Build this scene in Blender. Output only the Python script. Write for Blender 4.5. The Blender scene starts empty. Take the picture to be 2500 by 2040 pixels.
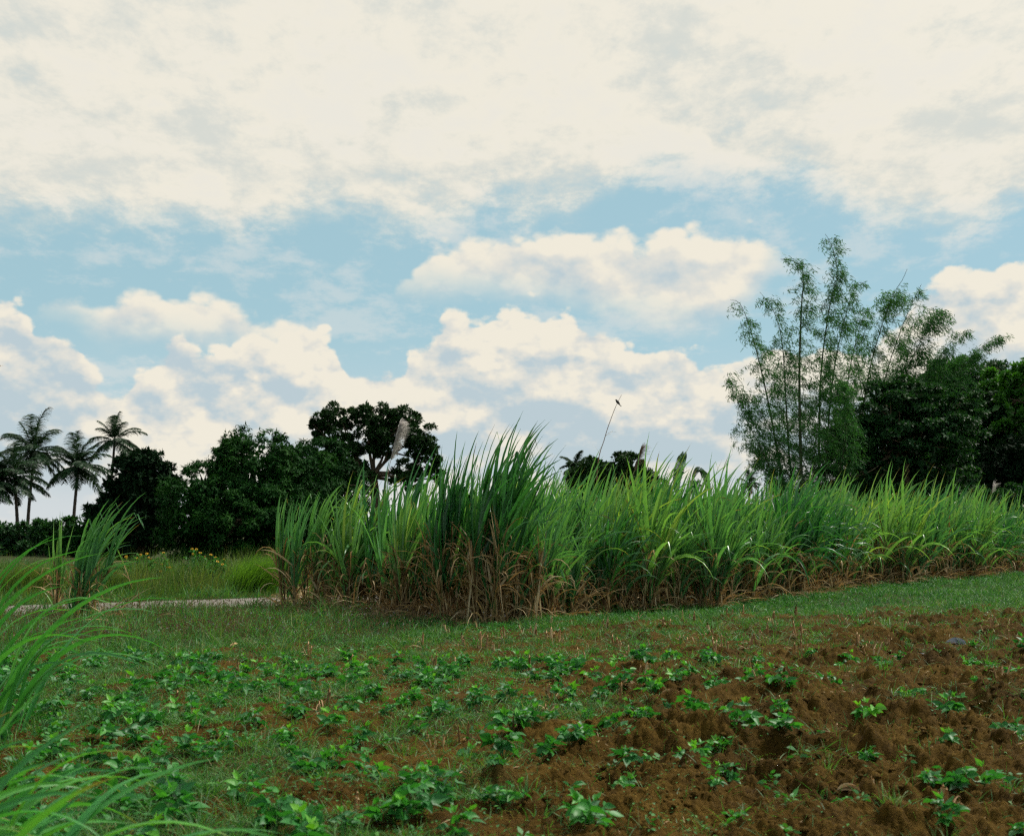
import bpy, math, random
import numpy as np
from mathutils import Vector

rng = np.random.default_rng(11)
random.seed(11)
sc = bpy.context.scene
COL = sc.collection
R = math.radians

# ---------------------------------------------------------------- camera
CAM_H = 1.6
FOC, CX, HZ = 2281.0, 1063.5, 1101.0       # focal length, centre and horizon in survey units
cam_d = bpy.data.cameras.new("camera")
cam_d.sensor_width = 36.0
cam_d.lens = 36.0 * FOC / 2127.0
cam_d.shift_y = (HZ - 868.0) / 2127.0
cam_d.clip_start = 0.05
cam_d.clip_end = 20000
cam_d.dof.use_dof = True
cam_d.dof.focus_distance = 17.0
cam_d.dof.aperture_fstop = 3.0
cam = bpy.data.objects.new("camera", cam_d)
COL.objects.link(cam)
cam.location = (0, 0, CAM_H)
cam.rotation_euler = (R(90), 0, 0)
sc.camera = cam

# ---------------------------------------------------------------- colour, light
sc.view_settings.view_transform = 'Standard'
sc.view_settings.look = 'None'
sc.view_settings.exposure = 0.0
sc.view_settings.gamma = 1.0
sc.cycles.use_denoising = False
sc.cycles.filter_width = 1.3
sc.cycles.sample_clamp_indirect = 4.0
sc.cycles.use_adaptive_sampling = True
sc.cycles.adaptive_threshold = 0.02
sc.cycles.adaptive_min_samples = 10
sc.cycles.max_bounces = 6
sc.cycles.diffuse_bounces = 3
sc.cycles.glossy_bounces = 2
sc.cycles.transmission_bounces = 4
sc.cycles.transparent_max_bounces = 8
sc.cycles.caustics_reflective = False
sc.cycles.caustics_refractive = False

SUN_EL, SUN_AZ = 54.0, 62.0
sun_dir = Vector((math.sin(R(SUN_AZ)) * math.cos(R(SUN_EL)), math.cos(R(SUN_AZ)) * math.cos(R(SUN_EL)), math.sin(R(SUN_EL))))
sl = bpy.data.lights.new("sun", 'SUN')
sl.energy = 3.4
sl.angle = R(5)
sl.color = (1.0, 0.95, 0.86)
sun = bpy.data.objects.new("sun", sl)
COL.objects.link(sun)
sun.rotation_euler = sun_dir.to_track_quat('Z', 'Y').to_euler()
sun.location = (0, 0, 60)


# ---------------------------------------------------------------- node helper
class NT:
    def __init__(s, tree):
        s.t = tree

    def node(s, typ, **kw):
        n = s.t.nodes.new(typ)
        for k, v in kw.items():
            setattr(n, k, v)
        return n

    def put(s, sock, v):
        if isinstance(v, E):
            s.t.links.new(v.s, sock)
        elif isinstance(v, (int, float)):
            sock.default_value = v
        elif isinstance(v, tuple):
            sock.default_value = v if len(v) == len(sock.default_value) else v + (1.0,)
        else:
            s.t.links.new(v, sock)

    def math(s, op, a, b=None, c=None, clamp=False):
        n = s.node('ShaderNodeMath', operation=op, use_clamp=clamp)
        for i, v in enumerate((a, b, c)):
            if v is not None:
                s.put(n.inputs[i], v)
        return E(s, n.outputs[0])

    def vmath(s, op, a, b=None, scale=None):
        n = s.node('ShaderNodeVectorMath', operation=op)
        s.put(n.inputs[0], a)
        if b is not None:
            s.put(n.inputs[1], b)
        if scale is not None:
            s.put(n.inputs['Scale'], scale)
        return E(s, n.outputs[1] if op in ('LENGTH', 'DOT_PRODUCT', 'DISTANCE') else n.outputs[0])

    def noise(s, vec, scale, detail=4.0, rough=0.5, dist=0.0, lac=2.0):
        n = s.node('ShaderNodeTexNoise')
        s.put(n.inputs['Vector'], vec)
        n.inputs['Scale'].default_value = scale
        n.inputs['Detail'].default_value = detail
        n.inputs['Roughness'].default_value = rough
        n.inputs['Lacunarity'].default_value = lac
        n.inputs['Distortion'].default_value = dist
        return E(s, n.outputs[0])

    def smooth(s, v, lo, hi, a=0.0, b=1.0):
        n = s.node('ShaderNodeMapRange', interpolation_type='SMOOTHSTEP')
        for i, x in enumerate((v, lo, hi, a, b)):
            s.put(n.inputs[i], x)
        return E(s, n.outputs[0])

    def mix(s, f, a, b):
        n = s.node('ShaderNodeMix', data_type='RGBA')
        s.put(n.inputs[0], f)
        s.put(n.inputs[6], a)
        s.put(n.inputs[7], b)
        return E(s, n.outputs[2])

    def ramp(s, f, stops, interp='LINEAR'):
        n = s.node('ShaderNodeValToRGB')
        s.put(n.inputs[0], f)
        cr = n.color_ramp
        cr.interpolation = interp
        while len(cr.elements) < len(stops):
            cr.elements.new(0.5)
        for e, (p, c) in zip(cr.elements, stops):
            e.position = p
            e.color = tuple(c) + (1.0,)
        return E(s, n.outputs[0])


class E:
    def __init__(s, nt, sock):
        s.nt, s.s = nt, sock

    def __add__(s, o): return s.nt.math('ADD', s, o)
    def __radd__(s, o): return s.nt.math('ADD', o, s)
    def __sub__(s, o): return s.nt.math('SUBTRACT', s, o)
    def __rsub__(s, o): return s.nt.math('SUBTRACT', o, s)
    def __mul__(s, o): return s.nt.math('MULTIPLY', s, o)
    def __rmul__(s, o): return s.nt.math('MULTIPLY', o, s)
    def __truediv__(s, o): return s.nt.math('DIVIDE', s, o)


# ---------------------------------------------------------------- sky with clouds (a function of direction only)
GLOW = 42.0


def build_world():
    w = bpy.data.worlds.new("World")
    sc.world = w
    w.use_nodes = True
    w.cycles.sampling_method = 'MANUAL'
    w.cycles.sample_map_resolution = 256
    t = w.node_tree
    t.nodes.clear()
    n = NT(t)
    tc = n.node('ShaderNodeTexCoord')
    d = n.vmath('NORMALIZE', E(n, tc.outputs['Generated']))
    sx = n.node('ShaderNodeSeparateXYZ')
    n.put(sx.inputs[0], d)
    x, y, z = (E(n, sx.outputs[i]) for i in range(3))
    az = n.math('ARCTAN2', x, y)
    el = n.math('ARCSINE', z)
    A0, A1 = -0.60, 0.60
    E0, E1 = -0.05, 0.55
    azn = n.math('MULTIPLY_ADD', az, 1 / (A1 - A0), -A0 / (A1 - A0), clamp=True)

    def conv(px, py):
        u, v = (px - CX) / FOC, (HZ - py) / FOC
        a = math.atan(u)
        e = math.atan(v * math.cos(a))
        return (a - A0) / (A1 - A0), (e - E0) / (E1 - E0)

    def curve(pts):
        c = n.node('ShaderNodeFloatCurve')
        n.put(c.inputs['Value'], azn)
        m = c.mapping.curves[0]
        pp = sorted(conv(*p) for p in pts)
        while len(m.points) < len(pp):
            m.points.new(0.5, 0.5)
        for p, q in zip(m.points, pp):
            p.location = (min(max(q[0], 0), 1), min(max(q[1], 0), 1))
            p.handle_type = 'AUTO_CLAMPED'
        c.mapping.update()
        return E(n, c.outputs[0]) * (E1 - E0) + E0

    sky = n.node('ShaderNodeTexSky', sky_type='NISHITA')
    sky.sun_disc = False
    sky.sun_elevation = R(SUN_EL)
    sky.sun_rotation = R(SUN_AZ)
    sky.air_density = 1.0
    sky.dust_density = 0.35
    sky.ozone_density = 3.0
    skyc = E(n, sky.outputs[0])
    # a flat summer haze veils the blue
    skyc = n.mix(0.75, E(n, sky.outputs[0]), (4.1, 6.4, 6.85))
    dz = n.vmath('MULTIPLY', d, (1.0, 1.0, 1.55))
    warp = n.noise(dz, 9.0, 3.0, 0.5)
    # billows: the same texture read a little towards the light gives the lit and the shaded side
    b1 = n.noise(dz, 11.0, 9.0, 0.56)
    dz2 = n.vmath('ADD', dz, (0.006, 0.0, 0.022))
    b2 = n.noise(dz2, 11.0, 5.0, 0.56)
    rel = (b1 - b2)
    lobes = n.node('ShaderNodeTexVoronoi', feature='F1')
    lobes.inputs['Scale'].default_value = 26.0
    dw = n.vmath('ADD', dz, n.vmath('SCALE', n.vmath('SUBTRACT', E(n, n_col(n, dz, 14.0)), (0.5, 0.5, 0.5)), scale=0.045))
    n.put(lobes.inputs['Vector'], dw)
    lob = E(n, lobes.outputs['Distance'])
    lobes2 = n.node('ShaderNodeTexVoronoi', feature='F1')
    lobes2.inputs['Scale'].default_value = 62.0
    n.put(lobes2.inputs['Vector'], n.vmath('ADD', dw, n.vmath('SCALE', dw, scale=0.1)))
    lob2 = E(n, lobes2.outputs['Distance'])
    big = n.noise(dz, 4.5, 2.0, 0.5)
    midn = n.noise(n.vmath('MULTIPLY', d, (1.0, 1.0, 2.6)), 9.0, 6.0, 0.5)
    fine = n.noise(dz, 60.0, 5.0, 0.6)
    edge = (b1 - 0.5) * 0.085 + (0.42 - lob) * 0.026 + (0.42 - lob2) * 0.011 + (fine - 0.5) * 0.006

    def patch(px, py, rx, ry, k):
        a0, e0 = conv(px, py)
        a0, e0 = a0 * (A1 - A0) + A0, e0 * (E1 - E0) + E0
        u = (az - a0 + (midn - 0.5) * 0.03) * (FOC / rx)
        v = (el - e0 + (b1 - 0.5) * 0.04) * (FOC / ry)
        return n.math('EXPONENT', (u * u + v * v) * -1.0) * k

    shadow_patches = patch(50, 770, 100, 70, 0.75) + patch(410, 825, 120, 42, 0.85) + patch(1420, 895, 150, 42, 0.9) + patch(1100, 760, 140, 16, 0.5) + patch(1180, 860, 200, 20, 0.2) + patch(160, 850, 60, 22, 0.5)
    cream = (8.75, 8.25, 7.05)
    warm = (7.5, 7.4, 6.8)
    greyb = (5.0, 6.05, 6.55)

    def cumulus(col, top, bottom=None, soft=0.010, shade=1.0, bsoft=0.03, opac=1.0, depth=(0.02, 0.16)):
        tp = curve(top)
        dd = tp + edge - el
        a = n.smooth(dd, 0.0, soft)
        if bottom:
            bt = curve(bottom)
            a = a * n.smooth(el - bt + (b1 - 0.5) * 0.035 + (midn - 0.5) * 0.025, -bsoft * 0.5, bsoft)
        if opac < 1:
            a = a * opac
        lit = 0.62 + rel * (2.5 + 4.5 * shade) - (lob - 0.35) * 0.75 - (lob2 - 0.35) * 0.42
        lit = lit - n.smooth(dd, depth[0], depth[1]) * 0.50 * shade
        lit = lit + n.smooth(dd, 0.03, 0.0) * 0.35
        lit = lit - (midn - 0.5) * 2.6 * shade * n.smooth(dd, 0.01, 0.06) - (big - 0.5) * 1.6 * shade * n.smooth(dd, 0.02, 0.08)
        if shade > 0.9:
            lit = lit - shadow_patches
        f = n.smooth(lit, -0.45, 0.50)
        c = n.mix(f, greyb, warm)
        c = n.mix(n.smooth(lit, 0.30, 0.8), c, cream)
        return n.mix(a, col, c)

    # pale veil near the horizon
    hz = n.smooth(el, 0.20, 0.0)
    col = n.mix(hz * 0.8, skyc, (6.6, 7.1, 7.4))
    # high sheet covering the upper sky, thin in places
    dpl = n.vmath('DIVIDE', d, n.vmath('ADD', n_comb(n, z, z, z), (0.22, 0.22, 0.22)))
    s1 = n.noise(dpl, 3.6, 9.0, 0.6, 0.2)
    s2 = n.noise(n.vmath('MULTIPLY', dpl, (1.0, 0.8, 1.0)), 12.0, 9.0, 0.66, 0.1)
    s3 = n.noise(dpl, 1.1, 3.0, 0.5)
    sheet_edge = curve([(-400, 500), (0, 492), (250, 486), (400, 482), (450, 485), (480, 512), (520, 492), (600, 470), (700, 448), (780, 470), (850, 497), (950, 492), (990, 452), (1020, 425), (1080, 452), (1150, 458), (1200, 470), (1260, 425), (1350, 395), (1500, 400), (1650, 395), (1720, 430), (1850, 470), (2000, 478), (2127, 440), (2500, 430)])
    sd = el - sheet_edge + (s2 - 0.5) * 0.07 + (b1 - 0.5) * 0.04
    a = n.smooth(sd, -0.012, 0.035)
    thin = n.smooth((s1 - 0.5) * 1.0 + (s2 - 0.5) * 0.75 + (s3 - 0.5) * 0.9 + n.smooth(el, 0.24, 0.42) * 0.10, -0.36, 0.02)
    a = a * (0.26 + 0.14 * n.smooth(el, 0.24, 0.40) + (0.74 - 0.14 * n.smooth(el, 0.24, 0.40)) * thin)
    shc = n.smooth((s2 - 0.5) * 1.6 + (s1 - 0.5) * 1.4 + n.smooth(el, 0.2, 0.45) * 0.16, -0.22, 0.22)
    c = n.mix(shc, (6.8, 7.0, 6.5), (8.6, 8.2, 7.1))
    behind = n.smooth(y, -0.15, 0.25)           # the sheet breaks up away from the sun
    col = n.mix(a * (0.25 + 0.75 * behind), col, c)
    # wisps in the blue band
    ws = n.smooth(s2 * .7 + midn * .3 + (s1 - 0.5) * 0.8 + n.smooth(el, .10, .22) * .05, 0.53, 0.72)
    col = n.mix(ws * 0.38, col, (7.9, 7.8, 7.4))
    col = cumulus(col, [(-400, 690), (20, 690), (66, 650), (76, 625), (90, 604), (150, 590), (200, 612), (230, 600), (270, 590), (330, 590), (370, 597), (400, 582), (450, 586), (480, 620), (520, 640), (560, 652), (600, 645), (630, 668), (700, 700), (740, 770), (800, 800), (2500, 800)],
                  [(-400, 640), (20, 640), (70, 640), (150, 655), (190, 690), (250, 712), (300, 712), (450, 712), (560, 725), (700, 740), (2500, 740)], shade=0.35, soft=0.016)
    col = cumulus(col, [(-400, 670), (740, 665), (800, 625), (822, 592), (860, 560), (880, 522), (930, 492), (980, 485), (1040, 492), (1100, 490), (1150, 487), (1250, 480), (1300, 460), (1330, 468), (1400, 440), (1450, 436), (1490, 460), (1550, 456), (1610, 490), (1640, 530), (1700, 590), (2500, 620)],
                  [(-400, 600), (820, 596), (900, 602), (1000, 602), (1060, 620), (1200, 632), (1330, 674), (1400, 680), (1500, 672), (1560, 620), (1640, 540), (2500, 540)], shade=0.45, soft=0.014, depth=(0.04, 0.12))
    # towering bank along the horizon
    col = cumulus(col, [(-400, 600), (-100, 610), (0, 620), (50, 640), (72, 678), (130, 682), (165, 698), (182, 735), (205, 758), (220, 782), (245, 790), (270, 770), (287, 740), (310, 718), (345, 705), (375, 690), (402, 712), (470, 705), (520, 692), (560, 700), (600, 690), (650, 672), (690, 690), (712, 738), (735, 760), (760, 745), (800, 736), (833, 754), (850, 712), (870, 706), (900, 690), (950, 662), (985, 666), (1010, 642), (1060, 620), (1110, 626), (1180, 640), (1230, 652), (1290, 688), (1330, 702), (1400, 724), (1450, 748), (1500, 768), (1560, 745), (1640, 715), (1720, 722), (1800, 680), (1870, 640), (1900, 585), (1950, 552), (2010, 540), (2080, 524), (2127, 530), (2500, 480)],
                  soft=0.008, shade=1.0, depth=(0.03, 0.15))
    # the bank dissolves in brighter air close to the horizon
    hb = n.smooth(el, 0.065, 0.015)
    col = n.mix(hb * 0.7, col, (7.0, 7.25, 7.3))
    # the half of the sky away from the sun is plainer and darker
    back = n.smooth(y, 0.35, -0.35)
    # glow added around the veiled sun, out of frame, for more ground light
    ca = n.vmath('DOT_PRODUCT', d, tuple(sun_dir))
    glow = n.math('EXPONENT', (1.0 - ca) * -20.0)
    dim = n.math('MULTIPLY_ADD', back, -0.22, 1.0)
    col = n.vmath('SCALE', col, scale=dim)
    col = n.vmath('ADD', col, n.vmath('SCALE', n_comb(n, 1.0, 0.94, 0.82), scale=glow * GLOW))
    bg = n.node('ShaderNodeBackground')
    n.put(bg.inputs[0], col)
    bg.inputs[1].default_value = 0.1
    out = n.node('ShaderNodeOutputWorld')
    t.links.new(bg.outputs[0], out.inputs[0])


def n_comb(n, a, b, c):
    k = n.node('ShaderNodeCombineXYZ')
    for i, v in enumerate((a, b, c)):
        n.put(k.inputs[i], v)
    return E(n, k.outputs[0])


def n_col(n, vec, scale):
    k = n.node('ShaderNodeTexNoise')
    n.put(k.inputs['Vector'], vec)
    k.inputs['Scale'].default_value = scale
    k.inputs['Detail'].default_value = 4
    return k.outputs['Color']


build_world()


# ================================================================ numeric helpers
def P(px, py, Y):
    """the world point at depth Y seen at a surveyed place"""
    return np.array([(px - CX) / FOC * Y, Y, CAM_H + (HZ - py) / FOC * Y])


def hsh(ix, iy, seed):
    h = (ix.astype(np.int64) * 374761393 + iy.astype(np.int64) * 668265263 + seed * 2147483647 + 1013904223) & 0xffffffff
    h = ((h ^ (h >> 13)) * 1274126177) & 0xffffffff
    h = ((h ^ (h >> 15)) * 2246822519) & 0xffffffff
    return (h ^ (h >> 16)) / 4294967295.0


def vnoise(x, y, seed=0):
    x, y = np.asarray(x, float), np.asarray(y, float)
    ix, iy = np.floor(x), np.floor(y)
    fx, fy = x - ix, y - iy
    ux, uy = fx * fx * fx * (fx * (6 * fx - 15) + 10), fy * fy * fy * (fy * (6 * fy - 15) + 10)
    r = 0
    for dx in (0, 1):
        for dy in (0, 1):
            a = hsh(ix + dx, iy + dy, seed) * 2 * np.pi
            g = np.cos(a) * (fx - dx) + np.sin(a) * (fy - dy)
            r = r + g * (ux if dx else 1 - ux) * (uy if dy else 1 - uy)
    return r * 1.4


def fbm(x, y, seed=0, octs=4, gain=0.5):
    r, a, f = 0, 1.0, 1.0
    for k in range(octs):
        r = r + a * vnoise(np.asarray(x) * f, np.asarray(y) * f, seed + k * 7)
        a *= gain
        f *= 2.03
    return r


def lumps(x, y, s, seed=0):
    """rounded clods: height of half balls scattered one to a cell of size s"""
    X, Y = np.asarray(x) / s, np.asarray(y) / s
    ix, iy = np.floor(X), np.floor(Y)
    best = np.zeros_like(X)
    for dx in (-1, 0, 1):
        for dy in (-1, 0, 1):
            cx, cy = ix + dx, iy + dy
            px = cx + hsh(cx, cy, seed)
            py = cy + hsh(cx, cy, seed + 1)
            r = 0.25 + 0.55 * hsh(cx, cy, seed + 2) ** 1.5
            d2 = ((X - px) ** 2 + (Y - py) ** 2) / (r * r)
            best = np.maximum(best, np.sqrt(np.clip(1 - d2, 0, 1)) * r)
    return best * s


def sstep(v, a, b):
    t = np.clip((v - a) / (b - a), 0, 1)
    return t * t * (3 - 2 * t)


YB_X = [-14, -7, -2.6, -.6, 2, 6, 11, 20]
YB_Y = [13.6, 14.2, 15.0, 16.9, 19.0, 21.0, 22.6, 27]


def grass_mask(x, y):
    """1 on the grassy verge, 0 on the ploughed plot"""
    yb = np.interp(x, YB_X, YB_Y)
    return sstep(y - yb + fbm(np.asarray(x) * .7, np.asarray(y) * .7, 5) * 1.9, -0.9, 1.1)


def plough(x, y):
    """how fresh the tilled soil is: bare and lumpy towards the lower right"""
    x, y = np.asarray(x, float), np.asarray(y, float)
    u = x / np.maximum(y, 1)
    return sstep(u + fbm(x * .35, y * .35, 9) * 0.25 + (9 - y) * 0.015, -0.12, 0.30) * (1 - grass_mask(x, y))


def ground_z(x, y, fine=True):
    x, y = np.asarray(x, float), np.asarray(y, float)
    f = (1 - grass_mask(x, y)) * sstep(y, -6, 1)
    near = sstep(45 - y, 0, 20)
    pl_ = plough
    ca, sa = math.cos(R(20)), math.sin(R(20))
    v = -x * sa + y * ca + fbm(x * .5, y * .5, 31) * .55
    ridge = np.sin(v * 2 * math.pi / 0.95)
    ridge = ridge * (1 + .8 * sstep(pl_(x, y), .7, 1.0))
    pl = plough(x, y)
    z = f * (0.020 + 0.036 * pl) * ridge * (0.6 + 0.8 * (vnoise(x * .7, y * .7, 3) + .3))
    z = z + f * fbm(x * 1.1, y * 1.1, 2, 3) * (0.035 + 0.045 * pl)
    z = z + near * fbm(x * .25, y * .25, 77, 2) * 0.06
    if fine:
        cl = 0.35 + 0.65 * pl
        m1 = sstep(vnoise(x * 1.3, y * 1.3, 21), -0.15, 0.25)
        z = z + f * pl * sstep(vnoise(x * .8, y * .8, 25), -.2, .3) * lumps(x + .06 * vnoise(x * 5, y * 5, 2), y, .42, 34) * .08
        z = z + f * cl * m1 * (lumps(x + .03 * vnoise(x * 9, y * 9, 1), y, .21, 4) * (.30 + .22 * sstep(pl, .6, 1.0)))
        z = z + f * cl * (lumps(x + .012 * vnoise(x * 22, y * 22, 3), y, .095, 14) * .95 * (0.4 + 0.6 * m1) + lumps(x, y, .04, 24) * 1.0)
        z = z + f * fbm(x * 9, y * 9, 41, 4, .62) * 0.014
    # the road lies a little higher, dead level across
    rd = road_dist(x, y)
    k = sstep(np.abs(rd) - 1.4, 0.9, 0.0)
    z = z * (1 - k) + 0.02 * k
    return z


RC_X = [-70, -9.9, -6, -4, -2.5, 0, 4, 10, 30, 60]
RC_Y = [-13, 21.6, 23.85, 25.0, 26.2, 29.0, 34.8, 46, 88, 150]


def road_dist(x, y):
    x = np.asarray(x, float)
    yc = np.interp(x, RC_X, RC_Y)
    sl = (np.interp(x + .5, RC_X, RC_Y) - np.interp(x - .5, RC_X, RC_Y))
    return (np.asarray(y) - yc) / np.sqrt(1 + sl * sl)


def gz(x, y):
    return float(ground_z(np.array([x]), np.array([y]), False)[0])


# ================================================================ mesh helpers
class MB:
    """collects points and faces with per-point attributes and builds ONE mesh object"""

    def __init__(s):
        s.v, s.f, s.rnd, s.tt, s.mi, s.n = [], [], [], [], [], 0

    def add(s, v, f, rnd=0.5, tt=0.5, mi=0):
        v = np.asarray(v, float).reshape(-1, 3)
        f = np.asarray(f, np.int64)
        s.v.append(v)
        s.f.append(f + s.n)
        s.rnd.append(np.broadcast_to(np.asarray(rnd, float), (len(v),)))
        s.tt.append(np.broadcast_to(np.asarray(tt, float), (len(v),)))
        s.mi.append(np.full(len(f), mi))
        s.n += len(v)

    def mesh(s, name, mats, smooth=True):
        me = bpy.data.meshes.new(name)
        if s.n:
            v = np.concatenate(s.v)
            me.vertices.add(len(v))
            me.vertices.foreach_set('co', v.ravel())
            loops = np.concatenate([f.ravel() for f in s.f])
            tot = np.concatenate([np.full(len(f), f.shape[1]) for f in s.f])
            st = np.concatenate([[0], np.cumsum(tot)[:-1]])
            me.loops.add(len(loops))
            me.loops.foreach_set('vertex_index', loops.astype(np.int32))
            me.polygons.add(len(tot))
            me.polygons.foreach_set('loop_start', st.astype(np.int32))
            me.polygons.foreach_set('loop_total', tot.astype(np.int32))
            me.polygons.foreach_set('material_index', np.concatenate(s.mi).astype(np.int32))
            me.polygons.foreach_set('use_smooth', np.full(len(tot), smooth))
            for nm, arr in (('rnd', s.rnd), ('tt', s.tt)):
                a = me.attributes.new(nm, 'FLOAT', 'POINT')
                a.data.foreach_set('value', np.concatenate(arr))
            me.update(calc_edges=True)
        for m in (mats if isinstance(mats, (list, tuple)) else [mats]):
            me.materials.append(m)
        return me

    def build(s, name, mats, parent=None, smooth=True):
        o = bpy.data.objects.new(name, s.mesh(name, mats, smooth))
        COL.objects.link(o)
        o.parent = parent
        return o


def tag(o, label=None, cat=None, group=None, kind=None):
    if label: o['label'] = label
    if cat: o['category'] = cat
    if group: o['group'] = group
    if kind: o['kind'] = kind
    return o


def thing(name, loc, label, cat, group=None, rz=0.0):
    o = bpy.data.objects.new(name, None)
    o.empty_display_size = 0.2
    COL.objects.link(o)
    o.location = loc
    o.rotation_euler = (0, 0, rz)
    return tag(o, label, cat, group)


def copy_tree(src, loc, rot=(0, 0, 0), scale=1.0, label=None, group=None):
    r = src.copy()
    COL.objects.link(r)
    r.location = loc
    r.rotation_euler = rot
    r.scale = (scale,) * 3 if not isinstance(scale, tuple) else scale
    if label: r['label'] = label
    if group: r['group'] = group
    for ch in list(src.children):
        c = ch.copy()
        COL.objects.link(c)
        c.parent = r
        for g in list(ch.children):
            k = g.copy()
            COL.objects.link(k)
            k.parent = c
    return r


def norm(a):
    return a / np.maximum(np.linalg.norm(a, axis=-1, keepdims=True), 1e-9)


def bell(t, a=0.22):
    """grass blade: narrow at the foot, widest low, long point"""
    return np.clip(np.minimum(0.45 + t / a * 0.55, 1), 0, 1) * np.clip(1 - np.maximum(t - a, 0) / (1 - a), 0, 1) ** 0.75


def oval(t):
    return np.clip(np.sin(np.pi * np.clip(t, 0, 1) ** 0.72), 0, 1) ** 0.8


def blades(mb, base, dirn, length, width, bend, segs=7, prof=bell, fold=0.25, wind=(0, 0, 0), rnd=None, mi=0, twist=0.0, kink=None, t0=0.0, t1=1.0, grav=(0, 0, -1)):
    """N curved ribbons, each two faces wide with a crease; bend = how strongly gravity bows them"""
    base, d = np.asarray(base, float), norm(np.asarray(dirn, float))
    N = len(base)
    length = np.broadcast_to(np.asarray(length, float), (N,)).copy()
    width = np.broadcast_to(np.asarray(width, float), (N,))
    bend = np.broadcast_to(np.asarray(bend, float), (N,))
    wind = np.asarray(wind, float)
    rnd = rng.random(N) if rnd is None else np.broadcast_to(rnd, (N,))
    if fold == 0:
        cols = 2
    else:
        cols = 3
    ref = norm(np.cross(d, rng.normal(size=(N, 3))))
    tw = rng.normal(size=N) * twist
    p = base.copy()
    V = np.zeros((N, segs + 1, cols, 3))
    g = np.array(grav, float)
    for k in range(segs + 1):
        t = k / segs
        horiz = np.cross(d, np.array([0, 0, 1.0]))
        hl = np.linalg.norm(horiz, axis=1, keepdims=True)
        side = np.where(hl > 0.15, horiz / np.maximum(hl, 1e-6), ref)
        side = norm(side * 0.6 + ref * 0.5 - d * np.sum((side * 0.6 + ref * .5) * d, axis=1, keepdims=True))
        up = np.cross(side, d)
        ang = tw * t
        side = side * np.cos(ang)[:, None] + up * np.sin(ang)[:, None]
        up = np.cross(side, d)
        w = (width * prof(np.full(N, t0 + (t1 - t0) * t)) * 0.5)[:, None]
        if cols == 3:
            V[:, k, 0] = p - side * w + up * w * fold
            V[:, k, 1] = p - up * w * fold
            V[:, k, 2] = p + side * w + up * w * fold
        else:
            V[:, k, 0] = p - side * w
            V[:, k, 1] = p + side * w
        if k < segs:
            p = p + d * (length / segs)[:, None]
            b = bend * (0.4 + 1.6 * t)
            d = d + g * (b / segs)[:, None] + wind * ((0.3 + 1.7 * t) / segs)
            if kink is not None:
                hit = (kink == k)
                d = np.where(hit[:, None], d * 0.4 + np.array([0, 0, -1.0]), d)
            d = norm(d)
    idx = np.arange(N * (segs + 1) * cols).reshape(N, segs + 1, cols)
    F = []
    for c in range(cols - 1):
        F.append(np.stack([idx[:, :-1, c], idx[:, :-1, c + 1], idx[:, 1:, c + 1], idx[:, 1:, c]], -1).reshape(-1, 4))
    tt = np.broadcast_to(np.linspace(0, 1, segs + 1)[None, :, None], (N, segs + 1, cols)).ravel()
    rr = np.broadcast_to(rnd[:, None, None], (N, segs + 1, cols)).ravel()
    mb.add(V.reshape(-1, 3), np.concatenate(F), rr, tt, mi)
    return p, d


def tube(mb, pts, rad, n=8, rnd=0.5, mi=0, knots=None):
    pts = np.asarray(pts, float)
    m = len(pts)
    rad = np.broadcast_to(np.asarray(rad, float), (m,))
    tan = norm(np.gradient(pts, axis=0))
    ref = np.array([1.0, 0, 0]) if abs(tan[0][0]) < 0.8 else np.array([0, 1.0, 0])
    a = norm(np.cross(tan, ref))
    b = np.cross(tan, a)
    th = np.linspace(0, 2 * np.pi, n, endpoint=False)
    V = pts[:, None] + rad[:, None, None] * (np.cos(th)[None, :, None] * a[:, None] + np.sin(th)[None, :, None] * b[:, None])
    idx = np.arange(m * n).reshape(m, n)
    nx = np.roll(idx, -1, axis=1)
    F = np.stack([idx[:-1], nx[:-1], nx[1:], idx[1:]], -1).reshape(-1, 4)
    tt = np.repeat(np.linspace(0, 1, m), n)
    mb.add(V.reshape(-1, 3), F, rnd, tt, mi)


def spline(pts, m):
    pts = np.asarray(pts, float)
    k = len(pts)
    t = np.linspace(0, k - 1, m)
    i = np.clip(t.astype(int), 0, k - 2)
    f = (t - i)[:, None]
    g = lambda j: pts[np.clip(j, 0, k - 1)]
    p0, p1, p2, p3 = g(i - 1), g(i), g(i + 1), g(i + 2)
    return 0.5 * ((2 * p1) + (-p0 + p2) * f + (2 * p0 - 5 * p1 + 4 * p2 - p3) * f ** 2 + (-p0 + 3 * p1 - 3 * p2 + p3) * f ** 3)


def leaf_quads(mb, base, dirn, up, length, width, rnd, fold=0.2, mi=0, droop=0.0, wide_at=0.45):
    """N simple leaves, each two faces creased on the midrib"""
    N = len(base)
    d = norm(np.asarray(dirn, float))
    s = norm(np.cross(d, up))
    u = np.cross(s, d)
    L = np.broadcast_to(np.asarray(length, float), (N,))[:, None]
    W = np.broadcast_to(np.asarray(width, float), (N,))[:, None]
    m = base + d * L * wide_at
    tip = base + d * L - np.array([0, 0, 1.0]) * L * droop
    V = np.stack([base, m + s * W * .5 + u * W * fold, tip, m - s * W * .5 + u * W * fold], 1)
    i = np.arange(N)[:, None] * 4
    F = np.concatenate([i + np.array([[0, 1, 2]]), i + np.array([[0, 2, 3]])])
    mb.add(V.reshape(-1, 3), F, np.repeat(rnd, 4), np.tile([0, .5, 1, .5], N), mi)


# ================================================================ materials
def new_mat(name):
    m = bpy.data.materials.new(name)
    m.use_nodes = True
    t = m.node_tree
    t.nodes.clear()
    n = NT(t)
    out = n.node('ShaderNodeOutputMaterial')
    return m, n, out


def attr(n, name):
    a = n.node('ShaderNodeAttribute')
    a.attribute_name = name
    return E(n, a.outputs['Fac'])


def obj_rand(n):
    o = n.node('ShaderNodeObjectInfo')
    return E(n, o.outputs['Random'])


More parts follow.
